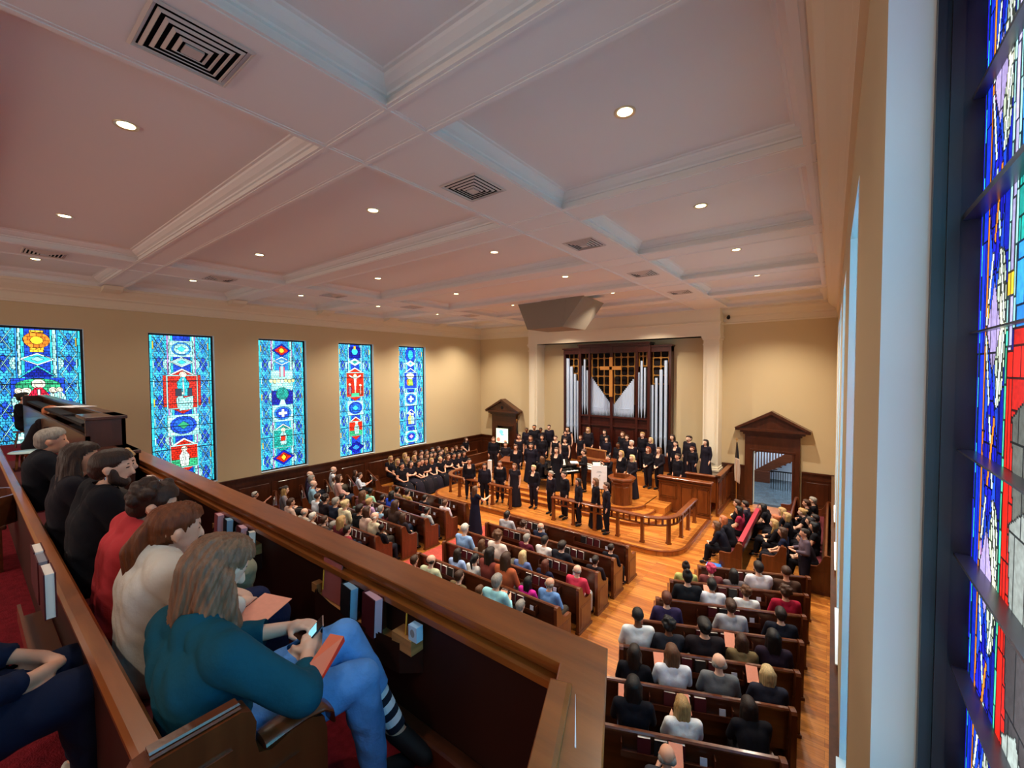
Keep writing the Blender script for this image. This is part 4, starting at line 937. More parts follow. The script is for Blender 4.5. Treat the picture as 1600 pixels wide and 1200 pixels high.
def hair_prims(P, k, style):
    H = lambda pts, r: [('c', 'hair', P(*a), ra*k, P(*b), rb*k) for (a, b), (ra, rb) in zip(pts, r)]
    cap = H([((0, -.03, .045), (0, .022, .062)), ((0, -.05, .0), (0, -.03, .05))], [(.094, .088), (.075, .085)])
    if style == 'short': return cap
    if style == 'crop': return H([((0, -.028, .042), (0, .012, .052))], [(.092, .088)])
    if style == 'bald': return H([((-.055, -.045, .0), (.055, -.045, .0)), ((-.075, -.01, .015), (-.05, -.05, .0)), ((.075, -.01, .015), (.05, -.05, .0))], [(.048, .048), (.022, .045), (.022, .045)])
    if style == 'curly':
        rr = random.Random(3); out = cap[:]
        for q in range(26):
            a = rr.uniform(0, 2*PI); e = rr.uniform(-.2, 1.3); out += H([((.1*math.cos(a)*math.cos(e), -.03+.095*math.sin(a)*math.cos(e) if math.sin(a) < .3 else .03, .04+.1*math.sin(e)),)*2], [(.032, .032)])
        return out
    if style == 'bob': return cap+H([((-.07, -.02, .03), (-.075, -.01, -.1)), ((.07, -.02, .03), (.075, -.01, -.1)), ((0, -.06, .03), (0, -.07, -.1)), ((-.04, -.06, 0), (-.045, -.06, -.11)), ((.04, -.06, 0), (.045, -.06, -.11))], [(.045, .035)]*5)
    if style == 'long': return cap+H([((-.07, -.02, .03), (-.088, -.02, -.25)), ((.07, -.02, .03), (.088, -.02, -.25)), ((0, -.06, .03), (0, -.085, -.33)), ((-.045, -.06, 0), (-.055, -.075, -.31)), ((.045, -.06, 0), (.055, -.075, -.31)), ((.088, -.01, -.1), (.085, .05, -.27)), ((-.088, -.01, -.1), (-.085, .05, -.27))], [(.045, .022), (.045, .022), (.06, .03), (.055, .028), (.055, .028), (.03, .018), (.03, .018)])
    if style == 'pony': return cap+H([((0, -.115, .05), (0, -.15, .0)), ((0, -.15, .0), (0, -.12, -.2))], [(.036, .035), (.036, .018)])
    if style == 'bun': return cap+H([((0, -.12, .075), (0, -.125, .07))], [(.045, .042)])
    if style == 'topbun': return cap+H([((0, -.05, .15), (0, -.052, .15))], [(.046, .044)])
    if style == 'cap': return H([((0, -.025, .06), (0, .01, .07))], [(.094, .09)])+H([((-.03, .08, .075), (-.03, .15, .055)), ((.03, .08, .075), (.03, .15, .055))], [(.012, .01)]*2)
    return cap
def hair_mesh(P, k, style, vox):
    pr = hair_prims(P, k, style); me = remesh(pr, vox, 3); V = verts_np(me)
    O = np.array(P(0, 0, 0)); R_ = np.array(P(1, 0, 0))-O; F = np.array(P(0, 1, 0))-O; U = np.array(P(0, 0, 1))-O
    R_, F, U = R_/np.linalg.norm(R_), F/np.linalg.norm(F), U/np.linalg.norm(U); D = (V-O)/k; x, y, z = D @ R_, D @ F, D @ U
    face = (y > .025) & (z < .105-.35*abs(x)) & (abs(x) < .08)
    if style in ('cap',): face = (y > .03) & (z < .05)
    keep = ~face
    fs = [tuple(p.vertices) for p in me.polygons if all(keep[i] for i in p.vertices)]
    used = sorted({i for f in fs for i in f}); mp = {i: q for q, i in enumerate(used)}
    g = bpy.data.meshes.new('hair_'+style); g.from_pydata([tuple(V[i]) for i in used], [], [tuple(mp[i] for i in f) for f in fs]); shade(g, 180)
    bpy.data.meshes.remove(me); return g
def hand_prims(w, d, up, side, curl=.5, k=1.0, full=False):
    """w wrist, d direction of the hand, up back-of-hand normal, side +1/-1 thumb side"""
    w = Vector(w); d = Vector(d).normalized(); up = Vector(up); up = (up-d*up.dot(d)).normalized(); s = d.cross(up)*side
    pr = [('c', 'hand', tuple(w), .025*k, tuple(w+d*.045*k), .030*k), ('c', 'hand', tuple(w+d*.03*k+s*.018*k), .019*k, tuple(w+d*.085*k+s*.022*k), .015*k), ('c', 'hand', tuple(w+d*.03*k-s*.018*k), .018*k, tuple(w+d*.08*k-s*.024*k), .014*k), ('c', 'hand', tuple(w+d*.03*k), .02*k, tuple(w+d*.085*k), .016*k)]
    L = (.068, .077, .072, .056)
    for i in range(4):
        off = s*(.028-.019*i)*k; p = w+d*.088*k+off; ang = 0; r = .0095*k
        for j in range(3):
            ang += curl*(.5+.25*j); q = p+(d*math.cos(ang)-up*math.sin(ang))*L[i]*k*(.45, .32, .23)[j]*(1.15)
            pr.append(('c', 'hand', tuple(p), r, tuple(q), r*.9)); p = q; r *= .93
    p = w+d*.03*k+s*.026*k; q = p+(d*.6+s*.75-up*.3).normalized()*.045*k; t = q+(d*.9+s*.25-up*.35).normalized()*.035*k
    pr += [('c', 'hand', tuple(p), .014*k, tuple(q), .0115*k), ('c', 'hand', tuple(q), .011*k, tuple(t), .009*k)]
    return pr
def body_prims(J, hk=1.0, build_=1.0, hands='mitt', face=(0, 1), pitch=0):
    """J: joints pelvis, waist, chest, neck, head, shoulders, elbows, wrists, hands, hips, knees, ankles, toes (l / r)"""
    b = build_; V3 = Vector; pr = []
    pe, wa, ch, nk, hd = (V3(J[q]) for q in ('pelvis', 'waist', 'chest', 'neck', 'head'))
    x = V3((1, 0, 0)) if 'side' not in J else V3(J['side'])
    for s_ in (-1, 1):
        pr += [('c', 'torso', tuple(pe+x*.075*s_*b), .105*b, tuple(wa+x*.06*s_*b), .098*b), ('c', 'torso', tuple(wa+x*.06*s_*b), .098*b, tuple(ch+x*.08*s_*b), .108*b), ('c', 'torso', tuple(ch+x*.08*s_*b), .108*b, tuple(V3(J['sh'+'lr'[s_ > 0]])-x*s_*.05-V3((0, 0, .03))), .07*b)]
    pr += [('c', 'torso', tuple(pe), .11*b, tuple(ch), .11*b), ('c', 'torso', tuple(ch), .09, tuple(nk-(nk-ch)*.25), .07), ('c', 'neck', tuple(nk-(nk-ch)*.2), .055, tuple(hd+V3((0, 0, -.06))), .05)]
    for i, s_ in (('l', -1), ('r', 1)):
        sh, el, wr, ha = (V3(J[q+i]) for q in ('sh', 'el', 'wr', 'ha')); hp, kn, an, to = (V3(J[q+i]) for q in ('hp', 'kn', 'an', 'to'))
        pr += [('c', 'torso', tuple(nk-(nk-ch)*.28), .05, tuple(sh), .058*b), ('c', 'uparm', tuple(sh), .056*b, tuple(el), .043*b), ('c', 'forearm', tuple(el), .042*b, tuple(wr), .029)]
        if hands == 'full': pr += hand_prims(wr, ha-wr, J.get('up'+i, (0, 0, 1)), J.get('th'+i, s_*-1), J.get('curl'+i, .5), 1.0)
        else:
            d = (ha-wr).normalized(); pr += [('c', 'hand', tuple(wr), .028, tuple(wr+d*.07), .031), ('c', 'hand', tuple(wr+d*.07), .028, tuple(wr+d*.14), .018)]
            pr += [('c', 'hand', tuple(wr+d*.03-x*s_*.02), .014, tuple(wr+d*.08-x*s_*.04), .012)]
        pr += [('c', 'thigh', tuple(hp), .092*b, tuple(kn), .062*b), ('c', 'shin', tuple(kn), .06*b, tuple(kn+(an-kn)*.35+V3((0, -.01, 0))), .058*b), ('c', 'shin', tuple(kn+(an-kn)*.35), .056*b, tuple(an), .036), ('c', 'foot', tuple(an+V3((0, 0, -.025))), .04, tuple(to), .032), ('c', 'foot', tuple(an+(an-to)*.25+V3((0, 0, -.04))), .033, tuple(to), .03)]
    hp_, P = head_prims(hd, face, hk, pitch); pr += hp_
    return pr, P
def mirror(J, **kw):
    out = dict(J); out.update(kw); J = dict(out)
    for k in list(J):
        if k.endswith('r') and k[:-1] in ('sh', 'el', 'wr', 'ha', 'hp', 'kn', 'an', 'to') and k[:-1]+'l' not in J: v = J[k]; out[k[:-1]+'l'] = (-v[0], v[1], v[2])
    return out
ST = dict(pelvis=(0, 0, .92), waist=(0, .01, 1.06), chest=(0, 0, 1.24), neck=(0, -.01, 1.41), head=(0, .015, 1.555), shr=(.175, -.01, 1.38), hpr=(.085, 0, .88), knr=(.1, .015, .48), anr=(.105, -.02, .09), tor=(.125, .13, .035))
SI = dict(pelvis=(0, .02, .53), waist=(0, .0, .68), chest=(0, -.0, .88), neck=(0, .0, 1.05), head=(0, .035, 1.195), shr=(.18, -.01, 1.01), hpr=(.09, .06, .52), knr=(.11, .45, .52), anr=(.11, .5, .1), tor=(.12, .64, .04))
POSES = {
 'stand': mirror(ST, elr=(.23, -.03, 1.11), wrr=(.235, .04, .87), har=(.22, .06, .78)),
 'clasp': mirror(ST, elr=(.235, -.01, 1.12), wrr=(.07, .17, .93), har=(.0, .21, .89)),
 'score': mirror(ST, elr=(.24, .0, 1.13), wrr=(.12, .26, 1.12), har=(.06, .33, 1.14)),
 'conduct': dict(mirror(ST, elr=(.26, .18, 1.2), wrr=(.22, .42, 1.26), har=(.2, .52, 1.3)), ell=(-.27, .15, 1.16), wrl=(-.2, .38, 1.1), hal=(-.17, .48, 1.1)),
 'violin': dict(mirror(ST, elr=(.3, .05, 1.22), wrr=(.2, .24, 1.38), har=(.15, .3, 1.4)), ell=(-.22, .16, 1.2), wrl=(-.2, .4, 1.4), hal=(-.2, .45, 1.44), head=(-.02, .03, 1.55)),
 'sit': mirror(SI, elr=(.24, .06, .77), wrr=(.1, .27, .64), har=(.03, .33, .65)),
 'sitfold': mirror(SI, elr=(.24, .07, .79), wrr=(.02, .2, .78), har=(-.07, .2, .8)),
 'sitread': mirror(dict(SI, head=(0, .06, 1.18)), elr=(.23, .08, .78), wrr=(.1, .3, .78), har=(.07, .37, .82)),
 'sitlean': mirror(dict(SI, waist=(0, .06, .68), chest=(0, .14, .86), neck=(0, .2, 1.0), head=(0, .27, 1.12), shr=(.18, .17, .97)), elr=(.22, .28, .72), wrr=(.08, .42, .6), har=(.02, .48, .62)),
 'piano': mirror(SI, elr=(.24, .12, .8), wrr=(.17, .36, .76), har=(.16, .45, .76)),
}
FV = .0185
class Proto: pass
_P = {}
def gown_mesh(J, seated, b):
    m = MB(); n = 28
    if not seated:
        rings = []
        for z, rx, ry in ((1.08, .165, .125), (.95, .19, .145), (.75, .21, .165), (.45, .24, .2), (.2, .265, .225), (.03, .285, .24)):
            rings.append([(rx*b*math.cos(a)*(1+.05*math.sin(a*7)*(1.1-z)), (ry*b*math.sin(a))*(1+.05*math.sin(a*7)*(1.1-z)), z) for a in [2*PI*i/n for i in range(n)]])
        m.loft(rings, cap=False)
    else:
        rings = []
        for y, z, rx, rz in ((-.08, .52, .2, .11), (.1, .54, .215, .11), (.3, .53, .21, .1), (.47, .5, .2, .1)):
            rings.append([(rx*b*math.cos(a), y, z+rz*math.sin(a)) for a in [2*PI*i/n for i in range(n)]])
        for t, (y, z, ry) in enumerate(((.53, .42, .1), (.55, .25, .12), (.57, .05, .15))):
            rings.append([((.2+.02*t)*b*math.cos(a)*(1+.04*math.sin(a*6)), y+ry*math.sin(a)*(1+.04*math.sin(a*6)), z) for a in [2*PI*i/n for i in range(n)]])
        m.loft(rings, cap=False)
    me = m.mesh('gown_skirt', BLACKM); shade(me, 180); return me
def proto(pose, b=1.0, sleeve='long', neck='crew'):
    key = (pose, b)
    if key not in _P:
        J = POSES[pose]; pr, Pf = body_prims(J, 1.0, b); me = remesh(pr, FV); shade(me, 180); V = verts_np(me); lab, t, names = regions(V, pr)
        g = Proto(); g.J, g.pr, g.P, g.me, g.V, g.lab, g.t, g.names = J, pr, Pf, me, V, lab, t, names; g.g = {}
        H = np.array(J['head']); D = V-H; me.materials.append(SKIN0) if not me.materials else None
        while len(me.materials) < 3: me.materials.append(None)
        me.materials[1] = DARKF; me.materials[2] = LIP
        C = np.array([list(p.center) for p in me.polygons])-H
        mi = np.zeros(len(C), int)
        for sx in (-1, 1): mi[(np.linalg.norm((C-np.array([sx*.034, .088, .022]))/np.array([.0105, .05, .0065]), axis=1) < 1)] = 1
        mi[(np.linalg.norm((C-np.array([0, .09, -.05]))/np.array([.026, .05, .009]), axis=1) < 1)] = 2
        me.polygons.foreach_set('material_index', mi)
        _P[key] = g
    return _P[key]
def cloth(g, kind):
    if kind in g.g: return g.g[kind]
    is_ = lambda *n: np.isin(g.lab, [g.names.index(q) for q in n if q in g.names]); nz = g.V[:, 2]; H = g.J['head'][2]
    seated = H < 1.3; wz = g.J['waist'][2]
    if kind.startswith('top'):
        sel = is_('torso') | is_('uparm') | (is_('neck') & (g.t < .15))
        if 'deep' in kind: sel &= ~((g.V[:, 2] > g.J['neck'][2]-.14) & (abs(g.V[:, 0]) < .075+.0*nz) & (g.V[:, 1] > 0))
        if 'wide' in kind: sel &= ~((g.V[:, 2] > g.J['neck'][2]-.05) & (abs(g.V[:, 0]) < .12))
        if 'none' in kind: sel &= ~is_('uparm')
        elif 'short' in kind: sel &= ~(is_('uparm') & (g.t > .55))
        else: sel |= is_('forearm') & (g.t < .9)
        if not seated: sel &= nz > .84
        else: sel &= (nz > .45)
        me = garment(g.me, sel, .014, 'shirt')
    elif kind == 'trousers':
        sel = is_('thigh', 'shin') | (is_('torso') & (nz < (wz-.03)))
        sel &= nz > .06; me = garment(g.me, sel, .024, 'trousers')
    elif kind == 'shoes': me = garment(g.me, is_('foot') | (is_('shin') & (nz < .1)), .007, 'shoes')
    elif kind == 'skirt': me = gown_mesh(g.J, seated, 1.0)
    g.g[kind] = me; return me
_H = {}
def hairm(pose, g, style):
    k = (pose in ('sitlean',), style)
    if (style,) not in _H:
        Pz = head_prims((0, 0, 0))[1]; _H[(style,)] = hair_mesh(Pz, 1.0, style, .014)
    return _H[(style,)]
HAIRC = dict(black='120D0C', dark='22150F', brown='3E2415', lbrown='5C3A22', red='7A3A1E', blonde='A88452', lblonde='C9AE7C', grey='8A847C', white='CFC9BE', pink='C2375A', auburn='5A2A18', strawb='B0623A', navy='20283A')
def hair_material(c):
    return mat('hair_'+c, HAIRC[c], .5, .35, var=.3, vscale=7, stretch=(9, 9, 1), bump=.3, bscale=16)
def cloth_material(c):
    return mat('cloth_'+c, c, .85, .15, var=.1, vscale=5, bump=.15, bscale=40)
def put(root, name, me, mtl, extra=None):
    if me is None: return None
    if not me.materials: me.materials.append(mtl)
    o = bpy.data.objects.new(name, me); COL.objects.link(o); o.parent = root
    o.material_slots[0].link = 'OBJECT'; o.material_slots[0].material = mtl; return o
def person(x, y, z, face, label, pose='sit', hair='short', hc='brown', top='808080', bottom='1C1C24', skin=0, cut='long', neck='', gown=False, s=1.0, b=1.0, turn=0, group=None, sc=None):
    root = empty('person', (x, y, z), face); root.scale = (s, s, s) if sc is None else sc
    g = proto(pose, b); tag(root, label, 'person', group)
    put(root, 'body', g.me, SKINS[skin])
    nm = 'shirt' if not gown else 'dress_bodice'
    put(root, nm, cloth(g, 'top_'+cut+neck), cloth_material(top))
    if gown: put(root, 'dress_skirt', cloth(g, 'skirt'), cloth_material(top))
    else: put(root, 'trousers', cloth(g, 'trousers'), cloth_material(bottom))
    put(root, 'shoes', cloth(g, 'shoes'), BLACKM)
    if hair:
        o = put(root, 'hair' if hair != 'cap' else 'cap', hairm(pose, g, hair), hair_material(hc)); o.location = g.J['head']
    return root
# ---------------------------------------------------------------- choir on the chancel
def toward(x, y, tx=-9.3, ty=10.3): return math.atan2(-(tx-x), ty-y)
HC = dict(Bk='black', Dk='dark', Br='brown', Lb='lbrown', Rd='red', Bl='blonde', Wb='lblonde', Gr='grey', Wh='white', Au='auburn', Sb='strawb', Pk='pink')
CB = ['15121A', '1A1622', '121018', '1D1820']
# (px, py of the head, floor, head height, hair, colour, gown, cut, neck, skin, pose, words)
CH = [
 (733, 721, .155, 1.55, 'short', 'Dk', 0, 'long', 'deep', 0, 'stand', 'with dark hair and open collar, left end of the front row'),
 (757, 729, .155, 1.5, 'long', 'Dk', 0, 'long', '', 0, 'stand', 'with long dark hair, second in the front row'),
 (781, 725, .155, 1.55, 'bun', 'Br', 0, 'long', 'wide', 0, 'stand', 'with a wide neckline beside the cream post, third in the front row'),
 (804, 729, .155, 1.55, 'long', 'Lb', 1, 'short', '', 0, 'stand', 'in a long dress, fourth in the front row'),
 (834, 732, .155, 1.55, 'short', 'Wb', 0, 'long', 'deep', 1, 'stand', 'with short blonde hair in the gap between the rails'),
 (861, 741, .155, 1.5, 'short', 'Gr', 0, 'long', 'wide', 0, 'stand', 'with a round pale neckline right of the rail gap'),
 (882, 742, .155, 1.58, 'short', 'Dk', 0, 'long', '', 1, 'stand', 'with short dark hair looking up, front row right of the gap'),
 (904, 753, .155, 1.5, 'long', 'Dk', 0, 'long', '', 0, 'stand', 'with very long dark hair behind the right rail'),
 (931, 753, .155, 1.55, 'long', 'Lb', 1, 'long', '', 0, 'stand', 'with long light brown hair below the notice board'),
 (948, 760, .155, 1.55, 'short', 'Br', 0, 'long', '', 1, 'stand', 'with short brown hair and collar in front of the pulpit'),
 (771, 687, .5, 1.6, 'long', 'Lb', 0, 'long', '', 0, 'stand', 'with long fair hair, far left beside the stall end'),
 (790, 695, .5, 1.5, 'short', 'Dk', 0, 'long', '', 0, 'clasp', 'with short dark hair behind the lectern'),
 (806, 699, .5, 1.55, 'long', 'Br', 0, 'long', 'deep', 0, 'stand', 'with a deep neckline right of the lectern'),
 (830, 697, .5, 1.6, 'long', 'Dk', 1, 'long', '', 0, 'stand', 'in a wide black gown left of the pianist'),
 (870, 704, .5, 1.65, 'long', 'Br', 1, 'long', 'deep', 1, 'stand', 'in a long gown standing right of the pianist'),
 (811, 683, .5, 1.62, 'bun', 'Br', 0, 'short', 'wide', 0, 'stand', 'with hair up, left group behind the lectern'),
 (829, 685, .5, 1.6, 'long', 'Lb', 0, 'short', '', 0, 'stand', 'with fair hair, left group below the tallest man'),
 (823, 672, .9, 1.5, 'crop', 'Bk', 0, 'long', '', 3, 'stand', 'with brown skin at the left end of the back row'),
 (835, 668, .9, 1.62, 'crop', 'Bk', 0, 'long', '', 2, 'stand', 'second from left in the back row, broad shouldered'),
 (845, 672, .9, 1.5, 'short', 'Bk', 0, 'long', '', 3, 'stand', 'third from left in the back row, half hidden'),
 (847, 684, .5, 1.6, 'short', 'Br', 0, 'long', '', 0, 'stand', 'in a loose dark shirt, seen below the back row left'),
 (858, 668, .9, 1.62, 'short', 'Dk', 0, 'long', '', 1, 'stand', 'alone against the cream wall left of the organ'),
 (868, 685, .5, 1.62, 'bun', 'Br', 1, 'none', 'wide', 1, 'stand', 'in a sleeveless dress left of the organ'),
 (884, 677, .9, 1.45, 'short', 'Br', 0, 'long', '', 0, 'stand', 'in front of the left organ pipes'),
 (883, 689, .5, 1.55, 'bun', 'Br', 0, 'none', 'wide', 1, 'stand', 'with bare shoulders left of the organ console'),
 (887, 671, .9, 1.62, 'long', 'Dk', 0, 'none', 'wide', 1, 'stand', 'with long dark hair below the left organ pipes'),
 (907, 684, .9, 1.35, 'bun', 'Lb', 0, 'short', '', 0, 'stand', 'just left of the music desk on the organ console'),
 (919, 672, .9, 1.62, 'long', 'Bl', 0, 'long', '', 1, 'stand', 'with blonde hair behind the organ console'),
 (945, 676, .9, 1.6, 'long', 'Dk', 0, 'long', '', 1, 'stand', 'with dark hair in front of the left organ panels'),
 (948, 687, .9, 1.38, 'long', 'Dk', 0, 'long', '', 1, 'stand', 'shorter, right behind the organ console'),
 (973, 679, .9, 1.6, 'long', 'Lb', 0, 'long', '', 1, 'stand', 'with light brown hair before the right organ panels'),
 (980, 684, .9, 1.5, 'short', 'Br', 0, 'long', '', 1, 'stand', 'with swept back hair before the right organ panels'),
 (966, 696, .5, 1.6, 'crop', 'Bk', 0, 'long', '', 3, 'stand', 'with brown skin right of the organ console'),
 (987, 693, .5, 1.7, 'short', 'Wh', 0, 'long', 'wide', 1, 'stand', 'with short white hair and a low neckline'),
 (971, 709, .5, 1.58, 'long', 'Bl', 0, 'long', 'deep', 1, 'stand', 'with long blonde hair right of the violinist'),
 (988, 716, .5, 1.55, 'long', 'Wb', 1, 'long', '', 1, 'clasp', 'with long pale hair in a full length gown by the pulpit'),
 (1004, 680, .9, 1.62, 'short', 'Bl', 0, 'long', '', 1, 'stand', 'with fair hair and beard left of the right pipes'),
 (1017, 688, .9, 1.48, 'long', 'Wb', 0, 'long', '', 1, 'stand', 'with very pale long hair below the right pipes'),
 (1013, 703, .5, 1.62, 'long', 'Rd', 0, 'long', '', 1, 'clasp', 'with long red hair and wide trousers'),
 (1030, 704, .5, 1.65, 'long', 'Lb', 0, 'long', 'deep', 1, 'clasp', 'with long wavy hair left of the stall screen'),
 (1051, 684, .9, 1.62, 'long', 'Dk', 0, 'long', '', 1, 'stand', 'with long dark hair right of the organ, back row'),
 (1056, 694, .9, 1.45, 'short', 'Dk', 0, 'long', 'deep', 1, 'stand', 'with a deep neckline right of the organ'),
 (1059, 714, .5, 1.55, 'bun', 'Dk', 0, 'long', '', 0, 'stand', 'with hair tied back behind the stall screen'),
 (1077, 686, .9, 1.62, 'short', 'Dk', 1, 'long', '', 1, 'stand', 'in a wide gown before the cream wall'),
 (1082, 702, .9, 1.3, 'short', 'Au', 0, 'long', '', 0, 'stand', 'stout with short brown hair in the stalls'),
 (1103, 692, .9, 1.62, 'long', 'Bk', 1, 'long', '', 1, 'stand', 'alone at the right end by the pilaster'),
]
for k, (px, py, zf, hh, hs, hc, gw, cut, nk, sk, ps, words) in enumerate(CH):
    p = atZ(px, py, zf+hh); wide = 1.18 if ('wide' in words and gw) or 'stout' in words or 'broad' in words else 1.0
    if p.y > 18.6: p = atY(px, py, 18.6); 
    s_ = (p.z-zf)/1.555
    person(p.x, p.y, zf, toward(p.x, p.y), ('person in black singing '+words) if len(words.split()) <= 12 else 'singer in black '+words if False else ' '.join(('person in black '+words).split()[:16]), ps, hs, HC[hc], CB[k % 4], CB[(k+1) % 4], sk, cut, nk, bool(gw), sc=(s_*wide, s_*wide, s_))
p = atZ(742, 766, 1.48)
person(p.x, p.y, 0, toward(p.x, p.y, -8.6, 14.5), 'person conducting the choir in a full length dark dress, arms raised', 'conduct', 'long', 'lbrown', '17182A', skin=1, cut='short', gown=True, s=.96)
p = atZ(913, 707, 2.12)
person(p.x, p.y, .5, math.radians(125), 'person with short brown hair reading a score beside the piano', 'score', 'short', 'brown', '17141A', '15131A', 1, s=1.04)
q = empty('music_score', (p.x-.33, p.y-.26, 1.72), math.radians(125)); m = MB(); m.box((-.2, -.15, 0), (0, .15, .006)); m.box((0, -.15, 0), (.2, .15, .006)); m.build('pages', PAGE, q); MB().box((-.21, -.155, -.006), (.21, .155, -.001)).build('folder', BLACKM, q)
tag(q, 'open white music score held by the reader beside the piano', 'book')
p = atZ(951, 716, 2.0)
vi = person(p.x, p.y, .5, math.radians(150), 'person with short black hair playing a violin behind the pulpit', 'violin', 'short', 'black', '151218', '15131A', 1, s=.97)
VW = mat('violin_wood', '8A3A14', .25, .5, coat=.4)
m = MB(); prof = [(-.1, 0), (-.095, .05), (-.06, .1), (-.055, .15), (-.085, .2), (-.08, .3), (0, .35), (.08, .3), (.085, .2), (.055, .15), (.06, .1), (.095, .05), (.1, 0), (.06, -.03), (-.06, -.03)]
root = empty('violin', (0, 0, 0)); m.prism(prof, -.02, .02, 'z'); m.build('soundbox', VW, root)
MB().box((-.012, .3, .0), (.012, .6, .025)).build('neck', BLACKM, root); MB().box((-.02, .6, -.01), (.02, .66, .02)).build('scroll', VW, root); MB().cyl((-.25, .02, .1), (.3, .24, .06), .006).build('bow', VW, root)
root.matrix_world = Matrix.Translation((p.x, p.y, .5)) @ Matrix.Rotation(math.radians(150), 4, 'Z') @ Matrix.Translation((-.1, .1, 1.40)) @ Matrix.Rotation(math.radians(15), 4, 'Z') @ Matrix.Rotation(math.radians(8), 4, 'X')
tag(root, 'reddish brown violin held under the chin beside the notice board', 'violin')
p = atZ(859, 708, 1.72)
person(-9.65-.1, 14.92, .5, math.radians(62), 'person with long brown hair seated at the grand piano', 'piano', 'long', 'lbrown', '15131A', '15131A', 0)
# ---------------------------------------------------------------- seated choir by the left wall
LC = [('back', [(610, 717), (632, 711), (648, 709), (658, 708), (666, 707), (675, 703), (684, 701), (690, 705), (697, 703), (706, 703), (712, 700), (721, 699)]),
      ('middle', [(620.5, 714), (636, 717), (647, 715), (657, 713), (666, 713), (672, 711), (678, 710), (687, 708)]),
      ('front', [(627, 721), (641, 723), (653, 724), (658, 721), (664.5, 721), (674, 720), (687.5, 718), (699.5, 714), (708.5, 712), (716, 711), (724, 709)])]
LX = {'back': -16.75, 'middle': -15.9, 'front': -15.05}
hh_ = ['long', 'bun', 'long', 'short', 'long', 'pony', 'bob', 'long']; cc_ = ['dark', 'brown', 'lbrown', 'dark', 'blonde', 'black', 'brown', 'auburn']
for rn, pts in LC:
    for k, (px, py) in enumerate(pts):
        x = LX[rn]+.16; q = atX(px, py, x); y = min(q.y, 18.9); hc = cc_[(k*3+len(rn)) % 8]; hs = hh_[(k*5+len(rn)) % 8]
        if (rn, k) == ('front', 6): hs, hc = 'crop', 'lblonde'
        if (rn, k) in (('middle', 0), ('back', 1), ('middle', 1)): hs, hc = 'long', 'blonde'
        s_ = max(.9, min(1.12, q.z/1.195))
        desc = {'blonde': 'blonde', 'lblonde': 'pale cropped', 'dark': 'dark', 'brown': 'brown', 'lbrown': 'light brown', 'black': 'black', 'auburn': 'auburn'}[hc]
        person(x, y, 0, -PI/2+random.uniform(-.15, .1), 'person in black, %s hair, left wall choir, %s row, %s from left' % (desc, rn, (OR6+['tenth', 'eleventh', 'twelfth'])[k].replace('front', 'first')), ['sit', 'sitfold', 'sit'][k % 3], hs, hc, CB[k % 4], CB[0], [0, 1, 0, 1][k % 4], 'short', '', rn == 'front', s=s_)
p = atZ(728, 686, 1.6)
person(p.x, p.y, 0, -PI/2, 'person in black short sleeves standing with clasped hands in the left corner', 'clasp', 'long', 'brown', '141118', skin=1, cut='short', gown=True)
# ---------------------------------------------------------------- seated choir by the right wall, facing the chancel
RC = [(1135.5, 821, 'long', 'lbrown', '151420', 'with long light brown hair at the near end of the front row'), (1146, 812, 'long', 'strawb', '17151C', 'with strawberry hair, second in the front row'),
      (1156.5, 798, 'long', 'black', '8C1F38', 'in a crimson top with long black hair'), (1153.5, 787, 'short', 'brown', '17151C', 'with short brown hair at the far end of the front row'), (1166, 789, 'short', 'dark', '2A2430', 'with dark hair right of the crimson top'),
      (1207, 792, 'long', 'black', '141218', 'with long black hair at the far end of the second row'), (1213.5, 811, 'bun', 'strawb', '141218', 'with a strawberry blonde bun'), (1224, 800, 'long', 'blonde', '141218', 'with blonde hair behind the strawberry bun'),
      (1231.5, 808, 'bob', 'blonde', '141218', 'with a blonde bob, second row by the right wall'), (1227, 818, 'long', 'blonde', '141218', 'with long dark blonde hair, second row by the right wall'), (1225, 832, 'long', 'brown', '141830', 'with long wavy brown hair at the near end of the second row'),
      (1272, 783, 'short', 'grey', '141218', 'with grey hair at the far end of the wall row'), (1262, 787, 'short', 'brown', '141218', 'beside the grey haired singer at the far wall row'), (1270, 800, 'bun', 'blonde', '141218', 'with a fair bun in the wall row'),
      (1282, 812, 'short', 'dark', '141218', 'with dark hair close to the right wall'), (1268, 815, 'long', 'dark', '141218', 'with dark hair in the middle of the wall row'), (1282, 825, 'bob', 'black', '141218', 'with a black bob close to the right wall'), (1281, 843, 'short', 'dark', '1C1018', 'with a profile seen behind the grey hoodie')]
for k, (px, py, hs, hc, tc, w_) in enumerate(RC):
    p = atZ(px, py, 1.2); x = min(p.x, -.3)
    person(x, p.y, 0, PI/2-.1, 'person '+w_, ['sit', 'sitlean', 'sit', 'sitfold'][k % 4] if k != 0 else 'sitlean', hs, hc, tc, '15131A', [0, 1][k % 2], 'short' if k % 3 else 'long', '', False)
p = atZ(1258, 836, 1.45)
person(p.x, p.y, 0, PI/2+.3, 'person standing in a mauve grey hoodie in the right hand side aisle', 'score', 'short', 'dark', '5A4C58', '1A1826', 0, s=.95)
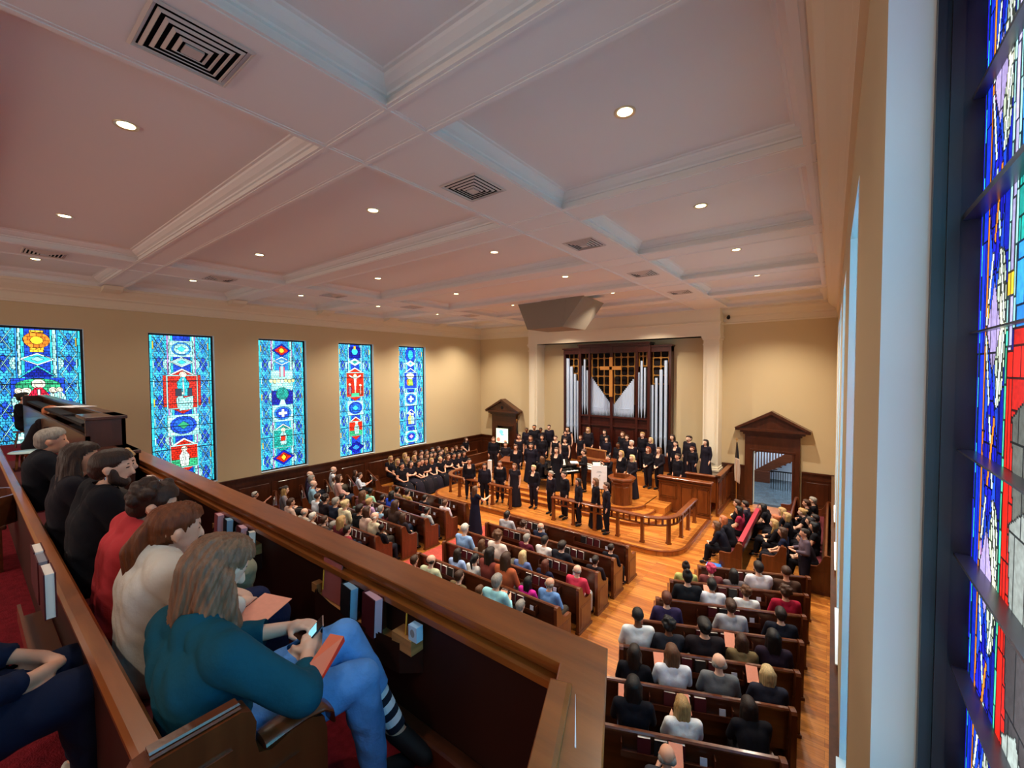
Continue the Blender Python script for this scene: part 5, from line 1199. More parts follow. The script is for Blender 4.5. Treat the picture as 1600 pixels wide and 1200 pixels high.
# ---------------------------------------------------------------- the congregation
TAKEN = []
def seat_row(block, px, py, pref=None):
    cand = []
    for (bn, i), (x0, y0, c, a) in PEWS.items():
        if bn != block: continue
        d = Vector((math.cos(a), math.sin(a))); n = Vector((-d.y, d.x)); o = Vector((x0, y0))+n*.17
        r = ray(px, py); t = (o.dot(n))/(r.x*n.x+r.y*n.y); P_ = CAM+r*t
        Lr = (c-x0) if bn in ('CR', 'CL') else c; u = (Vector((P_.x, P_.y))-Vector((x0, y0))).dot(d)
        e = abs(P_.z-1.2)+.8*max(0, .25-u, u-Lr+.25)
        P_ = P_-Vector((d.x, d.y, 0))*(max(0, u-Lr+.2)-max(0, .2-u))
        cl = sum(max(0, .46-math.hypot(P_.x-q[0], P_.y-q[1])) for q in TAKEN)
        cand.append((e+3.5*cl, P_, a, i))
    b_ = min(cand, key=lambda c: c[0]); TAKEN.append((b_[1].x, b_[1].y)); return b_
def lab16(a, b):
    return a+', '+b if len((a+' '+b).split()) <= 16 else a
AUD = {
 'L': [(409, 752, 'bald', 'grey', '4A1822', 'balding in a maroon shirt'), (403, 757, 'short', 'white', '6E5A58', 'with white hair behind the maroon shirt'), (404.5, 769, 'short', 'dark', 'B07A70', 'with short dark hair in dusty pink'),
       (448, 749, 'bun', 'dark', '6A6A72', 'with dark hair up in a grey top'), (449, 767, 'long', 'blonde', '8C7C80', 'with blonde hair behind the grey top'), (482, 739, 'bald', 'white', '3A3040', 'white haired in a dark plaid shirt'), (485, 747, 'bob', 'grey', '54455C', 'with grey hair in purple'),
       (490, 757, 'bald', 'grey', '86AFC4', 'balding in a light blue shirt by the left wall'), (503, 757, 'long', 'dark', '9CC4DC', 'with dark hair in sky blue by the left wall'), (518, 732, 'bald', 'white', 'D8DCE4', 'bald in a white shirt against the left wainscot'),
       (519, 742, 'short', 'dark', 'CAB8A8', 'with dark hair in front of the bald head'), (530, 750, 'bob', 'brown', 'C79A90', 'with a brown bob in pale pink'), (552, 738, 'long', 'brown', '3A2A28', 'with brown hair in the front pew by the left wall'), (560, 743, 'short', 'brown', 'D4DCEA', 'with short brown hair in a white shirt, front pew by the left wall'), (522, 756, 'short', 'lbrown', 'D8D0C4', 'with light brown hair in cream')],
 'CL': [(449, 785, 'short', 'brown', 'C8A898', 'with brown hair half hidden by the gallery rail'), (491, 776, 'crop', 'brown', 'DCE2EC', 'young, with cropped brown hair in a white tee'), (507, 780, 'curly', 'dark', '2A2228', 'with curly dark hair beside the white tee'), (523, 785, 'short', 'grey', '252A3C', 'with grey hair in a navy jacket'),
       (526, 775, 'short', 'dark', '3A302E', 'with dark hair behind the navy jacket'), (538, 781, 'bun', 'lblonde', 'D2C8A8', 'with fair hair pinned up in cream'), (531, 801, 'long', 'blonde', '5A2028', 'with streaked blonde hair in maroon'), (474, 801, 'bald', 'grey', 'B0A090', 'with a bald crown just over the rail'), (487, 808, 'short', 'white', 'A8A098', 'with white hair just over the rail'),
       (505, 814, 'short', 'brown', '4A3A34', 'with brown hair just over the rail'), (519, 822, 'short', 'grey', '2A2E38', 'with grey hair low behind the rail'), (541, 829, 'short', 'dark', '8A2A38', 'with dark hair in red low behind the rail'),
       (565, 769, 'long', 'lbrown', '5A3030', 'with wavy light brown hair'), (578, 769, 'crop', 'black', '9FD2B4', 'with brown skin in a mint green shirt'), (560, 780, 'short', 'dark', '18181C', 'with dark hair in a black top'), (576, 785, 'bun', 'blonde', 'B892B8', 'with light hair in lilac'), (559, 806, 'short', 'grey', '5A6A62', 'with grey hair in grey green'),
       (584, 808, 'bald', 'white', 'C8BCA0', 'white haired in a beige vest over pale blue'), (594, 796, 'short', 'grey', '8CB4D2', 'with grey hair in a light blue shirt'), (604, 801, 'long', 'dark', '5A2630', 'with long dark hair in burgundy'), (611, 774, 'long', 'black', '2444B4', 'with long black hair in royal blue'),
       (616, 786, 'long', 'brown', '3C2C28', 'with long brown hair beside the royal blue top'), (620, 766, 'short', 'black', '6E6258', 'with short black hair near the front'), (636, 770, 'short', 'dark', 'A08048', 'in a tan vest with white sleeves'), (629, 809, 'long', 'brown', '282026', 'with long brown hair at the aisle in a dark top'),
       (663, 780, 'short', 'dark', '1E1A22', 'dark haired against the front screen'), (666, 799, 'short', 'black', 'A8AEB0', 'with black hair in pale grey, second from the aisle'), (695, 787, 'bun', 'lbrown', 'DCC8CC', 'with fair hair in pale pink at the aisle end'), (597, 782, 'short', 'dark', '40303A', 'with dark hair between mint and royal blue'), (571, 795, 'bob', 'brown', 'D0B0A0', 'with a brown bob behind lilac'),
       (620, 861, 'crop', 'black', '15131A', 'with cropped black hair beside the gallery rail at the aisle')],
 'CR': [(791.6, 806, 'short', 'dark', 'A9A6AC', 'with short dark hair in a light grey shirt, front pew'), (817.5, 820, 'curly', 'brown', '8A6A60', 'with curly brown hair in the front pew'), (844, 824, 'bald', 'grey', '20263C', 'bald in navy, front pew'), (962, 863, 'crop', 'dark', '16141C', 'with dark hair and a white collar at the right end of the front pew'),
       (777, 836, 'curly', 'lbrown', 'E2D2C6', 'with curly brown hair in cream'), (822, 842, 'short', 'grey', '581A2C', 'with grey streaked hair in maroon'), (850, 846, 'short', 'dark', 'E2DAD6', 'with short dark hair in a white tee'), (877, 854, 'short', 'dark', '1C1D26', 'broad, in a black shirt'), (939, 880, 'bun', 'dark', '241C22', 'with a silver hairband and bare neck'),
       (725, 828, 'cap', 'white', '8FB2E0', 'wearing a white cap and light blue shirt'), (752, 853, 'long', 'lbrown', '8A7A70', 'with long light brown hair behind the white cap'), (764, 859, 'long', 'dark', '7A3A34', 'with long dark hair beside the light brown hair'), (789, 864, 'long', 'brown', 'B05A38', 'with long brown hair in rust'), (816, 869, 'long', 'lblonde', '6478AC', 'with long blonde hair in denim blue'),
       (851, 886, 'long', 'auburn', '20223A', 'with long auburn hair in navy'), (906.6, 894, 'bald', 'grey', 'D43C56', 'balding in a bright coral shirt'), (714, 866, 'long', 'dark', 'A4BCEA', 'with dark hair in periwinkle at the aisle'), (741, 875, 'pony', 'black', 'E2E0DC', 'with a black ponytail in patterned white'), (773.6, 882, 'short', 'grey', '9FDDE6', 'with grey hair in an aqua shirt'),
       (824, 914, 'long', 'black', 'D42C98', 'with long black hair in magenta'), (858, 913, 'bald', 'grey', '6C94CC', 'balding in a blue hoodie'), (672, 877, 'bald', 'dark', 'C6CCAA', 'with thinning hair in a pale green shirt'), (646, 877, 'short', 'brown', '8A5A50', 'seen in profile over the gallery rail at the aisle'), (716, 902, 'short', 'brown', '6A5A40', 'with brown hair just clear of the rail'), (748, 925, 'short', 'lbrown', 'C8A860', 'with light brown hair in yellow at the rail'), (812, 949, 'short', 'grey', '3A3434', 'with grey brown hair low behind the rail')],
 'R': [(1072, 888, 'topbun', 'dark', 'B8B870', 'with dark hair up in a striped yellow top'), (1111, 891, 'curly', 'pink', '7A4040', 'with bright pink hair'), (1147, 899, 'long', 'black', '6C6468', 'with long black hair in grey'), (1186, 889, 'short', 'dark', 'D8D4DC', 'with short dark hair in a white tee, back turned'), (1229, 897, 'cap', 'brown', '4C362C', 'in a brown cap and brown jacket'),
       (1074.6, 904, 'topbun', 'black', '1C1E24', 'with black hair in a black leather jacket'), (1113, 916, 'short', 'black', 'DDE0E8', 'with short black hair in white'), (1166, 927, 'curly', 'lbrown', 'E2E4E4', 'with curly light brown hair in a white hoodie'), (1229, 927, 'curly', 'brown', '9C1834', 'with curly brown hair in a red hoodie'),
       (1042, 938, 'short', 'auburn', '342A4C', 'with auburn hair in a purple jacket'), (1142.6, 950, 'bun', 'brown', 'A8AAB0', 'with a brown bun in light grey'), (1220.5, 963, 'short', 'dark', '1A1C28', 'with dark hair and a pale collar'),
       (997, 965, 'crop', 'black', 'E0E6E8', 'with cropped black hair in a white hoodie at the aisle'), (1045, 979, 'curly', 'black', '2C2E36', 'with black hair in charcoal'), (1101.5, 982, 'bun', 'black', '221C20', 'with black hair in a wide black top'), (1160, 1005, 'long', 'brown', '7A6848', 'with long brown hair in olive'), (1209, 1000, 'long', 'black', '281C2A', 'with long black hair in dark plum'),
       (991, 1024, 'long', 'dark', '15151B', 'with long dark hair in black at the aisle'), (1051, 1025, 'long', 'lbrown', 'DCE2EC', 'with long grey brown hair in pale blue'), (1124, 1038, 'bald', 'grey', '6C7074', 'balding in a grey jacket'), (1201, 1058, 'bob', 'lblonde', '2A2C3A', 'with pale blonde hair and a cream scarf'),
       (989.6, 1078, 'long', 'black', '12121A', 'with long black hair, lower left of the side block'), (1067.5, 1108, 'long', 'blonde', 'E4E6E6', 'with blonde hair in a white cardigan'), (1189, 1125, 'long', 'dark', '15151C', 'bent forward with dark hair'), (1042.6, 1187, 'bald', 'grey', '3A3A40', 'with a bald head at the bottom of the picture')],
}
blkname = {'L': 'left wall block', 'CL': 'centre left pews', 'CR': 'centre right pews', 'R': 'right side pews'}
paper = [0]
def pink_sheet(x, y, z, rz, tilt, label, w=.16, h=.24):
    root = tag(MB().box((-w/2, 0, -.002), (w/2, h, .0)).build('pink_programme', PINK), label, 'programme')
    root.matrix_world = Matrix.Translation((x, y, z)) @ Matrix.Rotation(rz, 4, 'Z') @ Matrix.Rotation(tilt, 4, 'X'); return root
HOLD = {(1051, 1025): -1, (989.6, 1078): -1, (1160, 1005): -1, (1067.5, 1108): 1, (1042.6, 1187): 1, (1201, 1058): -1, (773.6, 882): -1, (409, 752): 1, (404.5, 769): 1, (560, 743): 1, (1113, 916): 0}
for blk, lst in AUD.items():
    for k, (px, py, hs, hc, tc, w_) in enumerate(lst):
        e, P_, a, i = seat_row(blk, px, py); s_ = max(.88, min(1.15, P_.z/1.195)); off = Vector((-math.sin(a), math.cos(a)))*.0
        sk = 3 if 'brown skin' in w_ or (hc == 'black' and hs in ('crop', 'curly')) else (1 if k % 2 else 0)
        wide = 1.15 if 'broad' in w_ or 'wide' in w_ else 1.0
        pose = 'sitread' if (px, py) in HOLD else ('sitfold' if k % 4 == 2 else 'sitlean' if 'bent' in w_ else 'sit')
        bot = ['1C1E28', '2A3042', '3A3430', '15151A', '5A5248'][k % 5]
        if 'coral' in w_ or 'blue hoodie' in w_ or 'tan vest' in w_ or 'burgundy' in w_: bot = ['4A4038', '55606E', '8A8478', 'C8C4C0'][k % 4]
        f = a+random.uniform(-.12, .12)
        person(P_.x, P_.y, 0, f, lab16('person '+w_, blkname[blk]), pose, hs, hc, tc, bot, sk, 'long' if 'tee' not in w_ else 'short', '', False, sc=(s_*wide, s_*wide, s_))
        if (px, py) in HOLD:
            d = Vector((-math.sin(f), math.cos(f))); r_ = Vector((d.y, -d.x)); q = Vector((P_.x, P_.y))+d*.34+r_*.12*HOLD[px, py]
            pink_sheet(q.x, q.y, .80, f, math.radians(38), 'pink programme held by the person '+' '.join(w_.split()[:9]).rstrip(','))
# things set down among the pews
def bottle(x, y, z, label):
    root = empty('water_bottle', (x, y, z)); MB().lathe((0, 0, 0), [(.03, 0), (.033, .02), (.033, .14), (.02, .18), (.014, .19)], 14).build('bottle_body', mat('clear_plastic', 'C8D8E0', .1, .5), root, smooth=True)
    MB().lathe((0, 0, .19), [(.016, 0), (.016, .02)], 12).build('bottle_cap', WHITE, root); tag(root, label, 'bottle')
p = atZ(906, 985, 0.05); bottle(p.x-.1, p.y+.1, 0, 'clear water bottle on the floor at the pew end by the aisle')
root = empty('tote_bag', (-2.42, 12.0, 0), .2); MB().box((-.2, -.12, 0), (.2, .12, .3), bev=.04).build('bag_body', WHITE, root); MB().box((-.15, -.13, .1), (.15, -.12, .2)).box((-.18, -.1, .28), (.18, .1, .33), bev=.02).build('bag_label', mat('bag_blue', '2A6CC0', .6), root)
tag(root, 'white and blue bag on the floor beside the front choir pew', 'bag')
# ================================================================ the gallery in the foreground
GZ = 3.6
CORN_O, CORN_I = (-.69, 1.525), (-.80, 1.34)
dg = Vector((.2, -.47)).normalized()
E_O = (CORN_O[0]+dg.x*1.85, CORN_O[1]+dg.y*1.85); E_I = (CORN_I[0]+dg.x*1.75, CORN_I[1]+dg.y*1.75)
m = MB(); m.prism([(XL+.05, YB), (XL+.05, 1.36), (-.80, 1.36), (E_I[0]+.02, E_I[1]), (-.05, -.6), (-.05, YB)], GZ-.3, GZ); struct(m.build('floor_gallery', CARPET))
def wline(path_o, path_i):
    return path_o+path_i[::-1]
# parapet: panelled wall, then the moulded cap
root = empty('gallery_parapet', (-.8, 1.4, GZ-.3)); T0 = Matrix.Translation((.8, -1.4, -(GZ-.3)))
def gb(m, name, mt, smooth=False): m.xf(T0); return m.build(name, mt, root, smooth=smooth)
x0 = -11.4
po = [(x0, 1.50), (CORN_O[0]-.03, 1.50), (E_O[0]-.03, E_O[1])]; pi_ = [(x0, 1.37), (CORN_I[0]+.015, 1.37), (E_I[0]+.03, E_I[1])]
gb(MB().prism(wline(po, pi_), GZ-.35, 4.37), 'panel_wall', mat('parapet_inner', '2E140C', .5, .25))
cap = wline([(x0, CORN_O[1]), CORN_O, E_O], [(x0, CORN_I[1]), CORN_I, E_I])
def inset(k, lo, hi):
    o = [(x0, CORN_O[1]+k), (CORN_O[0]+k*.7, CORN_O[1]+k), (E_O[0]+k, E_O[1])]; i = [(x0, CORN_I[1]-k), (CORN_I[0]-k*.7, CORN_I[1]-k), (E_I[0]-k, E_I[1])]
    return [[(x, y, z) for x, y in wline(o, i)] for z in (lo, hi)]
m = MB(); m.loft([inset(-.008, 4.372, 0)[0], inset(0, 4.376, 0)[0], inset(0, 4.396, 0)[0], inset(-.005, 4.4, 0)[0]])
m.loft(inset(-.014, 4.35, 4.372)); m.loft([inset(-.03, 4.32, 0)[0], inset(-.018, 4.335, 0)[0], inset(-.014, 4.35, 0)[0]])
gb(m, 'cap', RAILW)
# second handrail board laid on the return, with the slot beside it
n = Vector((dg.y, -dg.x)); P0 = Vector((-.775, 1.235)); m = MB()
q = [P0+dg*0, P0+dg*0+Vector((.075, .02)), P0+dg*1.5+Vector((.06, -.03)), P0+dg*1.5+Vector((-.03, -.03))]
m.loft([[(a.x, a.y, 4.400) for a in q], [(a.x, a.y, 4.414) for a in q], [(q[0].x+.01, q[0].y-.015, 4.422), (q[1].x-.01, q[1].y-.015, 4.422), (q[2].x-.01, q[2].y, 4.422), (q[3].x+.01, q[3].y, 4.422)]]); gb(m, 'return_handrail', RAILW)
a = Vector(atZ(899, 1085, 4.402)); b = Vector(atZ(899, 1168, 4.402)); m = MB(); m.prism([(a.x-.0, a.y), (a.x+.001, a.y), (b.x+.0025, b.y), (b.x-.0025, b.y)], 4.401, 4.4035); gb(m, 'slot_strip', WHITE)
m = MB(); m.box((x0, 1.32, 4.29), (CORN_I[0]-.02, 1.375, 4.32)); gb(m, 'bead', RAILW)
m = MB(); m.box((x0, 1.30, GZ), (CORN_I[0]-.03, 1.375, GZ+.13), bev=.01); gb(m, 'skirting', DARKW)
tag(root, 'long dark gallery parapet with a broad brown cap, turning at the corner', 'parapet')
# book racks on the inner face
def rack(xa, xb, label):
    r = empty('book_rack', (xa, 1.37, 4.105)); L = xb-xa
    pts = [(0, .03), (.02, .0), (.10, -.065), (.3*L, -.09), (.5*L, -.10), (.7*L, -.09), (L-.10, -.065), (L-.02, 0), (L, .03)]
    m = MB(); m.prism([(x, y) for x, y in pts], -.012, 0, 'z'); m.build('shelf', SHELFW, r)
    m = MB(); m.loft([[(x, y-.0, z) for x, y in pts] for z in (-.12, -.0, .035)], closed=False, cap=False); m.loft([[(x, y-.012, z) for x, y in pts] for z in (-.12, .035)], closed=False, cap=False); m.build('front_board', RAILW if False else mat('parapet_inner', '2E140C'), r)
    m = MB(); m.box((L*.37, -.05, .0), (L*.45, 0, .15)); m.box((L*.62, -.06, 0), (L*.7, 0, .15)); m.build('divider', DARKW, r)
    MB().box((L-.16, -.075, 0), (L-.01, 0, .075)).build('end_block', SHELFW, r); MB().box((.01, -.05, 0), (.07, 0, .055)).build('end_block', SHELFW, r)
    return tag(r, label, 'book rack')
def book(x, y, z, w, t, h, cov, pg, lean, label, name='hymnal'):
    r = empty(name, (x, y, z), lean)
    m = MB(); m.box((0, -t, 0), (.004, 0, h)); m.box((w-.004, -t, 0), (w, 0, h)); m.box((0, -.004, 0), (w, 0, h)); m.build('cover', cov, r)
    MB().box((.004, -t+.002, .004), (w-.004, -.004, h-.005)).build('pages', pg, r); return tag(r, label, 'book')
PG_BL = mat('blue_edged_pages', '8FB4D0', .6); PG_PK = mat('pink_edged_pages', 'D9A9B4', .7)
def at_y(px, y): return atY(px, 900, y).x
rack(-2.62, -1.60, 'curved book rack on the gallery parapet beside the seated person in teal')
rack(-4.35, -3.45, 'second book rack along the gallery parapet, behind the khaki knee')
rack(-6.35, -5.5, 'third and furthest book rack along the gallery parapet')
ZR = 4.11
def pb(px): return atY(px, 940, 1.31).x
# books turned so that their fore edges face the picture
def shelfbook(pxl, pxr, h, cov, pg, label, y=1.315, zz=ZR, wd=.125):
    xa, xb = atY(pxl, 940, y).x, atY(pxr, 940, y).x; r = empty('hymnal', ((xa+xb)/2, y, zz)); w = (xb-xa)
    m = MB(); t = .052; w *= .62
    m.box((-w/2, -t, 0), (w/2, -t+.004, h)); m.box((-w/2, -.004, 0), (w/2, 0, h)); m.box((-w/2, -t, 0), (-w/2+.004, 0, h)); m.build('cover', cov, r)
    MB().box((-w/2+.004, -t+.004, .003), (w/2-.004, -.004, h-.006)).build('pages', pg, r); r.rotation_euler = (math.radians(-3), 0, math.radians(-6)); return tag(r, label, 'book')
root = tag(MB().box((0, 0, 0), (.2, .008, .235)).build('pink_folder', mat('dusty_pink', 'A85A58', .8)), 'dusty pink folder standing in the nearest gallery book rack', 'folder'); root.location = (atY(503, 920, 1.325).x, 1.325, ZR); root.rotation_euler = (math.radians(-4), 0, 0)
shelfbook(538, 566, .185, MATS['black_cover'], PG_BL, 'black hymnal with blue page edges in the nearest gallery rack')
shelfbook(569, 606, .20, MAROON, PG_PK, 'maroon hymnal with pink page edges in the nearest gallery rack')
for px, lab in ((499, 'short pencil at the left end of the nearest gallery rack'), (627, 'yellow pencil in front of the picture card in the nearest rack')):
    p = atY(px, 960, 1.29); r = empty('pencil', (p.x, 1.315, ZR+(.052 if px < 600 else .072))); MB().cyl((0, 0, 0), (.0, .01, .12), .0045, n=6).build('barrel', mat('pencil_yellow', 'D89A30', .5), r); MB().cyl((0, .01, .12), (0, .012, .135), .0045, .001, n=6).build('tip', BLACKM, r); tag(r, lab, 'pencil')
p = atY(639, 975, 1.28); r = empty('picture_card', (p.x, 1.32, ZR+.072)); MB().box((-.03, -.02, 0), (.03, .02, .075)).build('card_stack', mat('pale_blue_card', 'B8D4EC', .6), r)
MB().ell((0, -.021, .04), (.016, .001, .02)).build('printed_portrait', mat('grey_ink'  , '8C8F92'), r); tag(r, 'small pale blue card with a printed portrait in the nearest rack', 'card')
q = 4.085
for k, (a_, b_, cov, pg, lab) in enumerate(((345, 356, mat('rose_cover', '9A4A50', .6), PG_PK, 'rose coloured hymnal in the second gallery rack'), (359, 370, MATS['black_cover'], PG_BL, 'black hymnal with pale blue edges in the second gallery rack'), (378, 393, MAROON, PG_PK, 'maroon hymnal with pink edges in the second gallery rack'), (396, 403, BLACKM, PAGE, 'thin dark book at the right end of the second gallery rack'))): shelfbook(a_, b_, .19, cov, pg, lab)
for k, (a_, b_, cov, pg, lab) in enumerate(((238, 248, MAROON, PAGE, 'maroon hymnal in the third gallery rack'), (251, 258, BLACKM, PG_BL, 'black hymnal in the third gallery rack'), (261, 272, mat('red_cover', '8A2420', .6), PAGE, 'red hymnal in the third gallery rack'))): shelfbook(a_, b_, .19, cov, pg, lab)

# front gallery bench
root = empty('gallery_pew', (-1.565, .36, GZ-.02))
L = 9.2; GP = wood('gallery_pew_wood', '5A3018', .32, .4, stretch=(.6, 4, 4))
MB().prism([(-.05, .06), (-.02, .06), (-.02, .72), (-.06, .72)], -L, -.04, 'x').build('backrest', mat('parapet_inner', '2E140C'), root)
MB().prism([(-.072, .715), (.002, .715), (.004, .74), (-.01, .757), (-.06, .757), (-.074, .74)], -L, -.04, 'x').build('top_rail', RAILW, root)
MB().prism([(-.02, .40), (.42, .43), (.44, .415), (.44, .39), (-.02, .36)], -L, -.04, 'x').build('seat', GP, root)
MB().prism([(0, .435), (.40, .452), (.42, .462), (.40, .478), (0, .465)], -L+.1, -.05, 'x').build('seat_cushion', mat('maroon_cushion', '5A1820'), root)
MB().box((-L, .1, 0), (-.04, .14, .38)).build('seat_support', GP, root)
m = MB()
pr = [(-.12, 0), (.5, 0), (.5, .08), (.46, .12), (.46, .55), (.45, .6), (.40, .63), (.33, .63), (.26, .61), (.22, .63), (.21, .68), (.215, .74), (.2, .785), (.17, .80), (-.05, .80), (-.09, .79), (-.11, .76), (-.11, .7)]
m.prism(pr, -.04, .04, 'x'); 
for t0, t1, e in ((.006, .012, .03), (.016, .022, .022)): m.loft([[(e, -.06, .80+t0), (-e, -.06, .80+t0), (-e, .175, .80+t0), (e, .175, .80+t0)], [(e*.8, -.06, .80+t1), (-e*.8, -.06, .80+t1), (-e*.8, .17, .80+t1), (e*.8, .17, .80+t1)]])
m.prism([(.0, .25), (.35, .25), (.35, .54), (.14, .54), (.14, .70), (.0, .70)], -.05, .05, 'x'); m.prism([(.04, .3), (.31, .3), (.31, .5), (.1, .5), (.1, .66), (.04, .66)], -.04, .054, 'x')
m.build('end_panel', ENDW, root)
m = MB(); m.loft([[(.05*math.cos(a), y, z+.02*math.sin(a)) for a in [2*PI*i/12 for i in range(12)]] for y, z in ((.24, .635), (.30, .642), (.38, .645), (.45, .63), (.485, .60), (.49, .56))]); m.build('armrest', ENDW, root, smooth=True)
tag(root, 'dark gallery pew with moulded end behind the person in teal', 'pew')
# books behind the bench back
for px, py, c, lab in ((65, 853, PAGE, 'cream edged hymnal behind the gallery pew, furthest of three'), (71, 868, mat('grey_edge', '8E8C96', .7), 'grey edged hymnal behind the gallery pew, between two cream ones'), (81, 886, PAGE, 'cream edged hymnal behind the gallery pew, nearest of three')):
    p = atY(px, py, .24); r = empty('hymnal', (p.x, .24, p.z-.21)); MB().box((-.08, -.03, 0), (.08, .0, .205)).build('pages', c, r); MB().box((-.085, -.035, -.002), (.085, -.03, .208)).box((-.085, 0, -.002), (.085, .005, .208)).build('cover', MAROON, r); tag(r, lab, 'book')
m = MB(); xa = atY(50, 850, .24).x; r = empty('book_rack', (xa-.1, .30, 4.0)); m.box((0, -.12, -.02), (1.2, 0, 0)); m.box((0, -.125, -.02), (1.2, -.11, .08)); m.build('shelf', GP, r); tag(r, 'book rack on the back of the gallery pew at the left', 'book rack')

# ---------------------------------------------------------------- people on the gallery
def gperson(J, label, build_=1.0, hk=1.0, skin=0, top='206070', bottom='305080', hair='long', hc='lbrown', topcut=('forearm', .9), face=(0, 1), vox=.0085, hands='full', pitch=0, neckdrop=.0, collar='crew', shoe=BLACKM, hairextra=None, tname='shirt', trim=None, bare=None):
    px, py, pz = J['pelvis']; root = empty('person', (px, py, GZ)); off = np.array([px, py, GZ]); tag(root, label, 'person', 'people in the front gallery pew')
    Jl = {k: (tuple(np.array(v)-off) if k[:2] in ('pe', 'wa', 'ch', 'ne', 'he', 'sh', 'el', 'wr', 'ha', 'hp', 'kn', 'an', 'to') and len(k) != 4 or k in ('neck', 'head') else v) for k, v in J.items()}
    pr, P = body_prims(Jl, hk, build_, hands, face, pitch); me = remesh(pr, vox, 5); shade(me, 180); V = verts_np(me); lab, t, names = regions(V, pr)
    me.materials.clear(); [me.materials.append(q) for q in (SKINS[skin], DARKF, LIP)]
    H = np.array(P(0, 0, 0)); F = np.array(P(0, 1, 0))-H; R_ = np.array(P(1, 0, 0))-H; U = np.array(P(0, 0, 1))-H
    C = np.array([list(p.center) for p in me.polygons])-H; D = np.stack([C @ R_, C @ F, C @ U], 1)/hk; mi = np.zeros(len(C), int)
    for sx in (-1, 1):
        mi[(np.linalg.norm((D-np.array([sx*.034, .088, .022]))/np.array([.013, .05, .006]), axis=1) < 1)] = 1; mi[(np.linalg.norm((D-np.array([sx*.034, .09, .042]))/np.array([.02, .05, .004]), axis=1) < 1)] = 1
    mi[(np.linalg.norm((D-np.array([0, .09, -.05]))/np.array([.022, .05, .008]), axis=1) < 1)] = 2
    me.polygons.foreach_set('material_index', mi)
    ob_ = bpy.data.objects.new('body', me); COL.objects.link(ob_); ob_.parent = root
    me0 = me; me = remesh(pr, vox*1.25, 22); V = verts_np(me); lab, t, names = regions(V, pr)
    is_ = lambda *n: np.isin(lab, [names.index(q) for q in n if q in names])
    sel = is_('torso', 'uparm') | (is_('forearm') & (t < topcut[1]) if topcut[0] == 'forearm' else is_('uparm') & (t < topcut[1])) | (is_('neck') & (t < .2))
    if topcut[0] == 'uparm': sel = is_('torso') | (is_('uparm') & (t < topcut[1])) | (is_('neck') & (t < .2))
    w_ = .019+.004*np.sin(V[:, 2]*38+V[:, 0]*60)*np.sin(V[:, 1]*45+V[:, 2]*20)
    for nm, s_, mt, o_ in ((tname, sel & (V[:, 2] > .42), cloth_material(top), w_+.006), ('trousers', (is_('thigh', 'shin') | (is_('torso') & (V[:, 2] < .62))) & (V[:, 2] > .07) & (~((np.linalg.norm(V-np.array(Jl['anl']), axis=1) < .21) & (V[:, 1] > .615)) if bare else True), mat('denim' if bottom == '5B8CC8' else 'cloth_'+bottom, bottom, .85, .15, var=.16, vscale=9, bump=.25, bscale=50), w_), ('shoes', is_('foot') | (V[:, 2] < .08), shoe, .012)):
        g = garment(me, s_, o_ if hasattr(o_, '__len__') else np.full(len(V), o_), nm)
        if g: put(root, nm, g, mt)
    PW = head_prims(Jl['head'], face, hk, 0)[1]; hp = hair_prims(P, hk, hair)+(hairextra(PW, hk) if hairextra else []); hm = remesh(hp, vox, 3); HV = verts_np(hm)
    Dv = HV-H; x, y, z = Dv @ R_/hk, Dv @ F/hk, Dv @ U/hk; keep = ~((y > .035) & (z < .09-.3*abs(x)) & (abs(x) < .075) & (z > -.2))
    if hairextra:      # strands: comb fine ridges into the long hair
        N = np.empty(len(HV)*3); hm.vertices.foreach_get('normal', N); N = N.reshape(-1, 3); ang = np.arctan2(x, -y+.02)
        HV = HV+N*(.0035*np.sin(ang*34+z*10)+.003*np.sin(ang*13-z*22))[:, None]
    fs = [tuple(p.vertices) for p in hm.polygons if all(keep[i] for i in p.vertices)]; used = sorted({i for f in fs for i in f}); mp = {i: q for q, i in enumerate(used)}
    g = bpy.data.meshes.new('hair'); g.from_pydata([tuple(HV[i]) for i in used], [], [tuple(mp[i] for i in f) for f in fs]); shade(g, 180)
    put(root, 'hair', g, hair_material(hc)); return root, Jl, P
def seated(x, y=.6, hz=4.76, lean=.0, hd=None, turn=0, knee=None):
    s_ = hz-4.76
    return dict(pelvis=(x, .52, GZ+.53), waist=(x, .5+lean*.3, GZ+.70), chest=(x, .5+lean*.7, GZ+.89), neck=(x, .52+lean, GZ+1.06+s_), head=hd or (x, .57+lean*1.2, hz), shl=(x-.19, .5+lean*.9, GZ+.99+s_), shr=(x+.19, .5+lean*.9, GZ+.99+s_),
                ell=(x-.25, .62+lean, GZ+.75), elr=(x+.25, .62+lean, GZ+.75), wrl=(x-.12, .86, GZ+.68), wrr=(x+.1, .86, GZ+.68), hal=(x-.05, .93, GZ+.66), har=(x+.03, .93, GZ+.66),
                hpl=(x-.09, .58, GZ+.53), hpr=(x+.09, .58, GZ+.53), knl=(x-.12, 1.02, GZ+.56), knr=(x+.12, 1.02, GZ+.56), anl=(x-.12, 1.02, GZ+.12), anr=(x+.12, 1.02, GZ+.12), tol=(x-.13, 1.18, GZ+.04), tor=(x+.13, 1.18, GZ+.04))
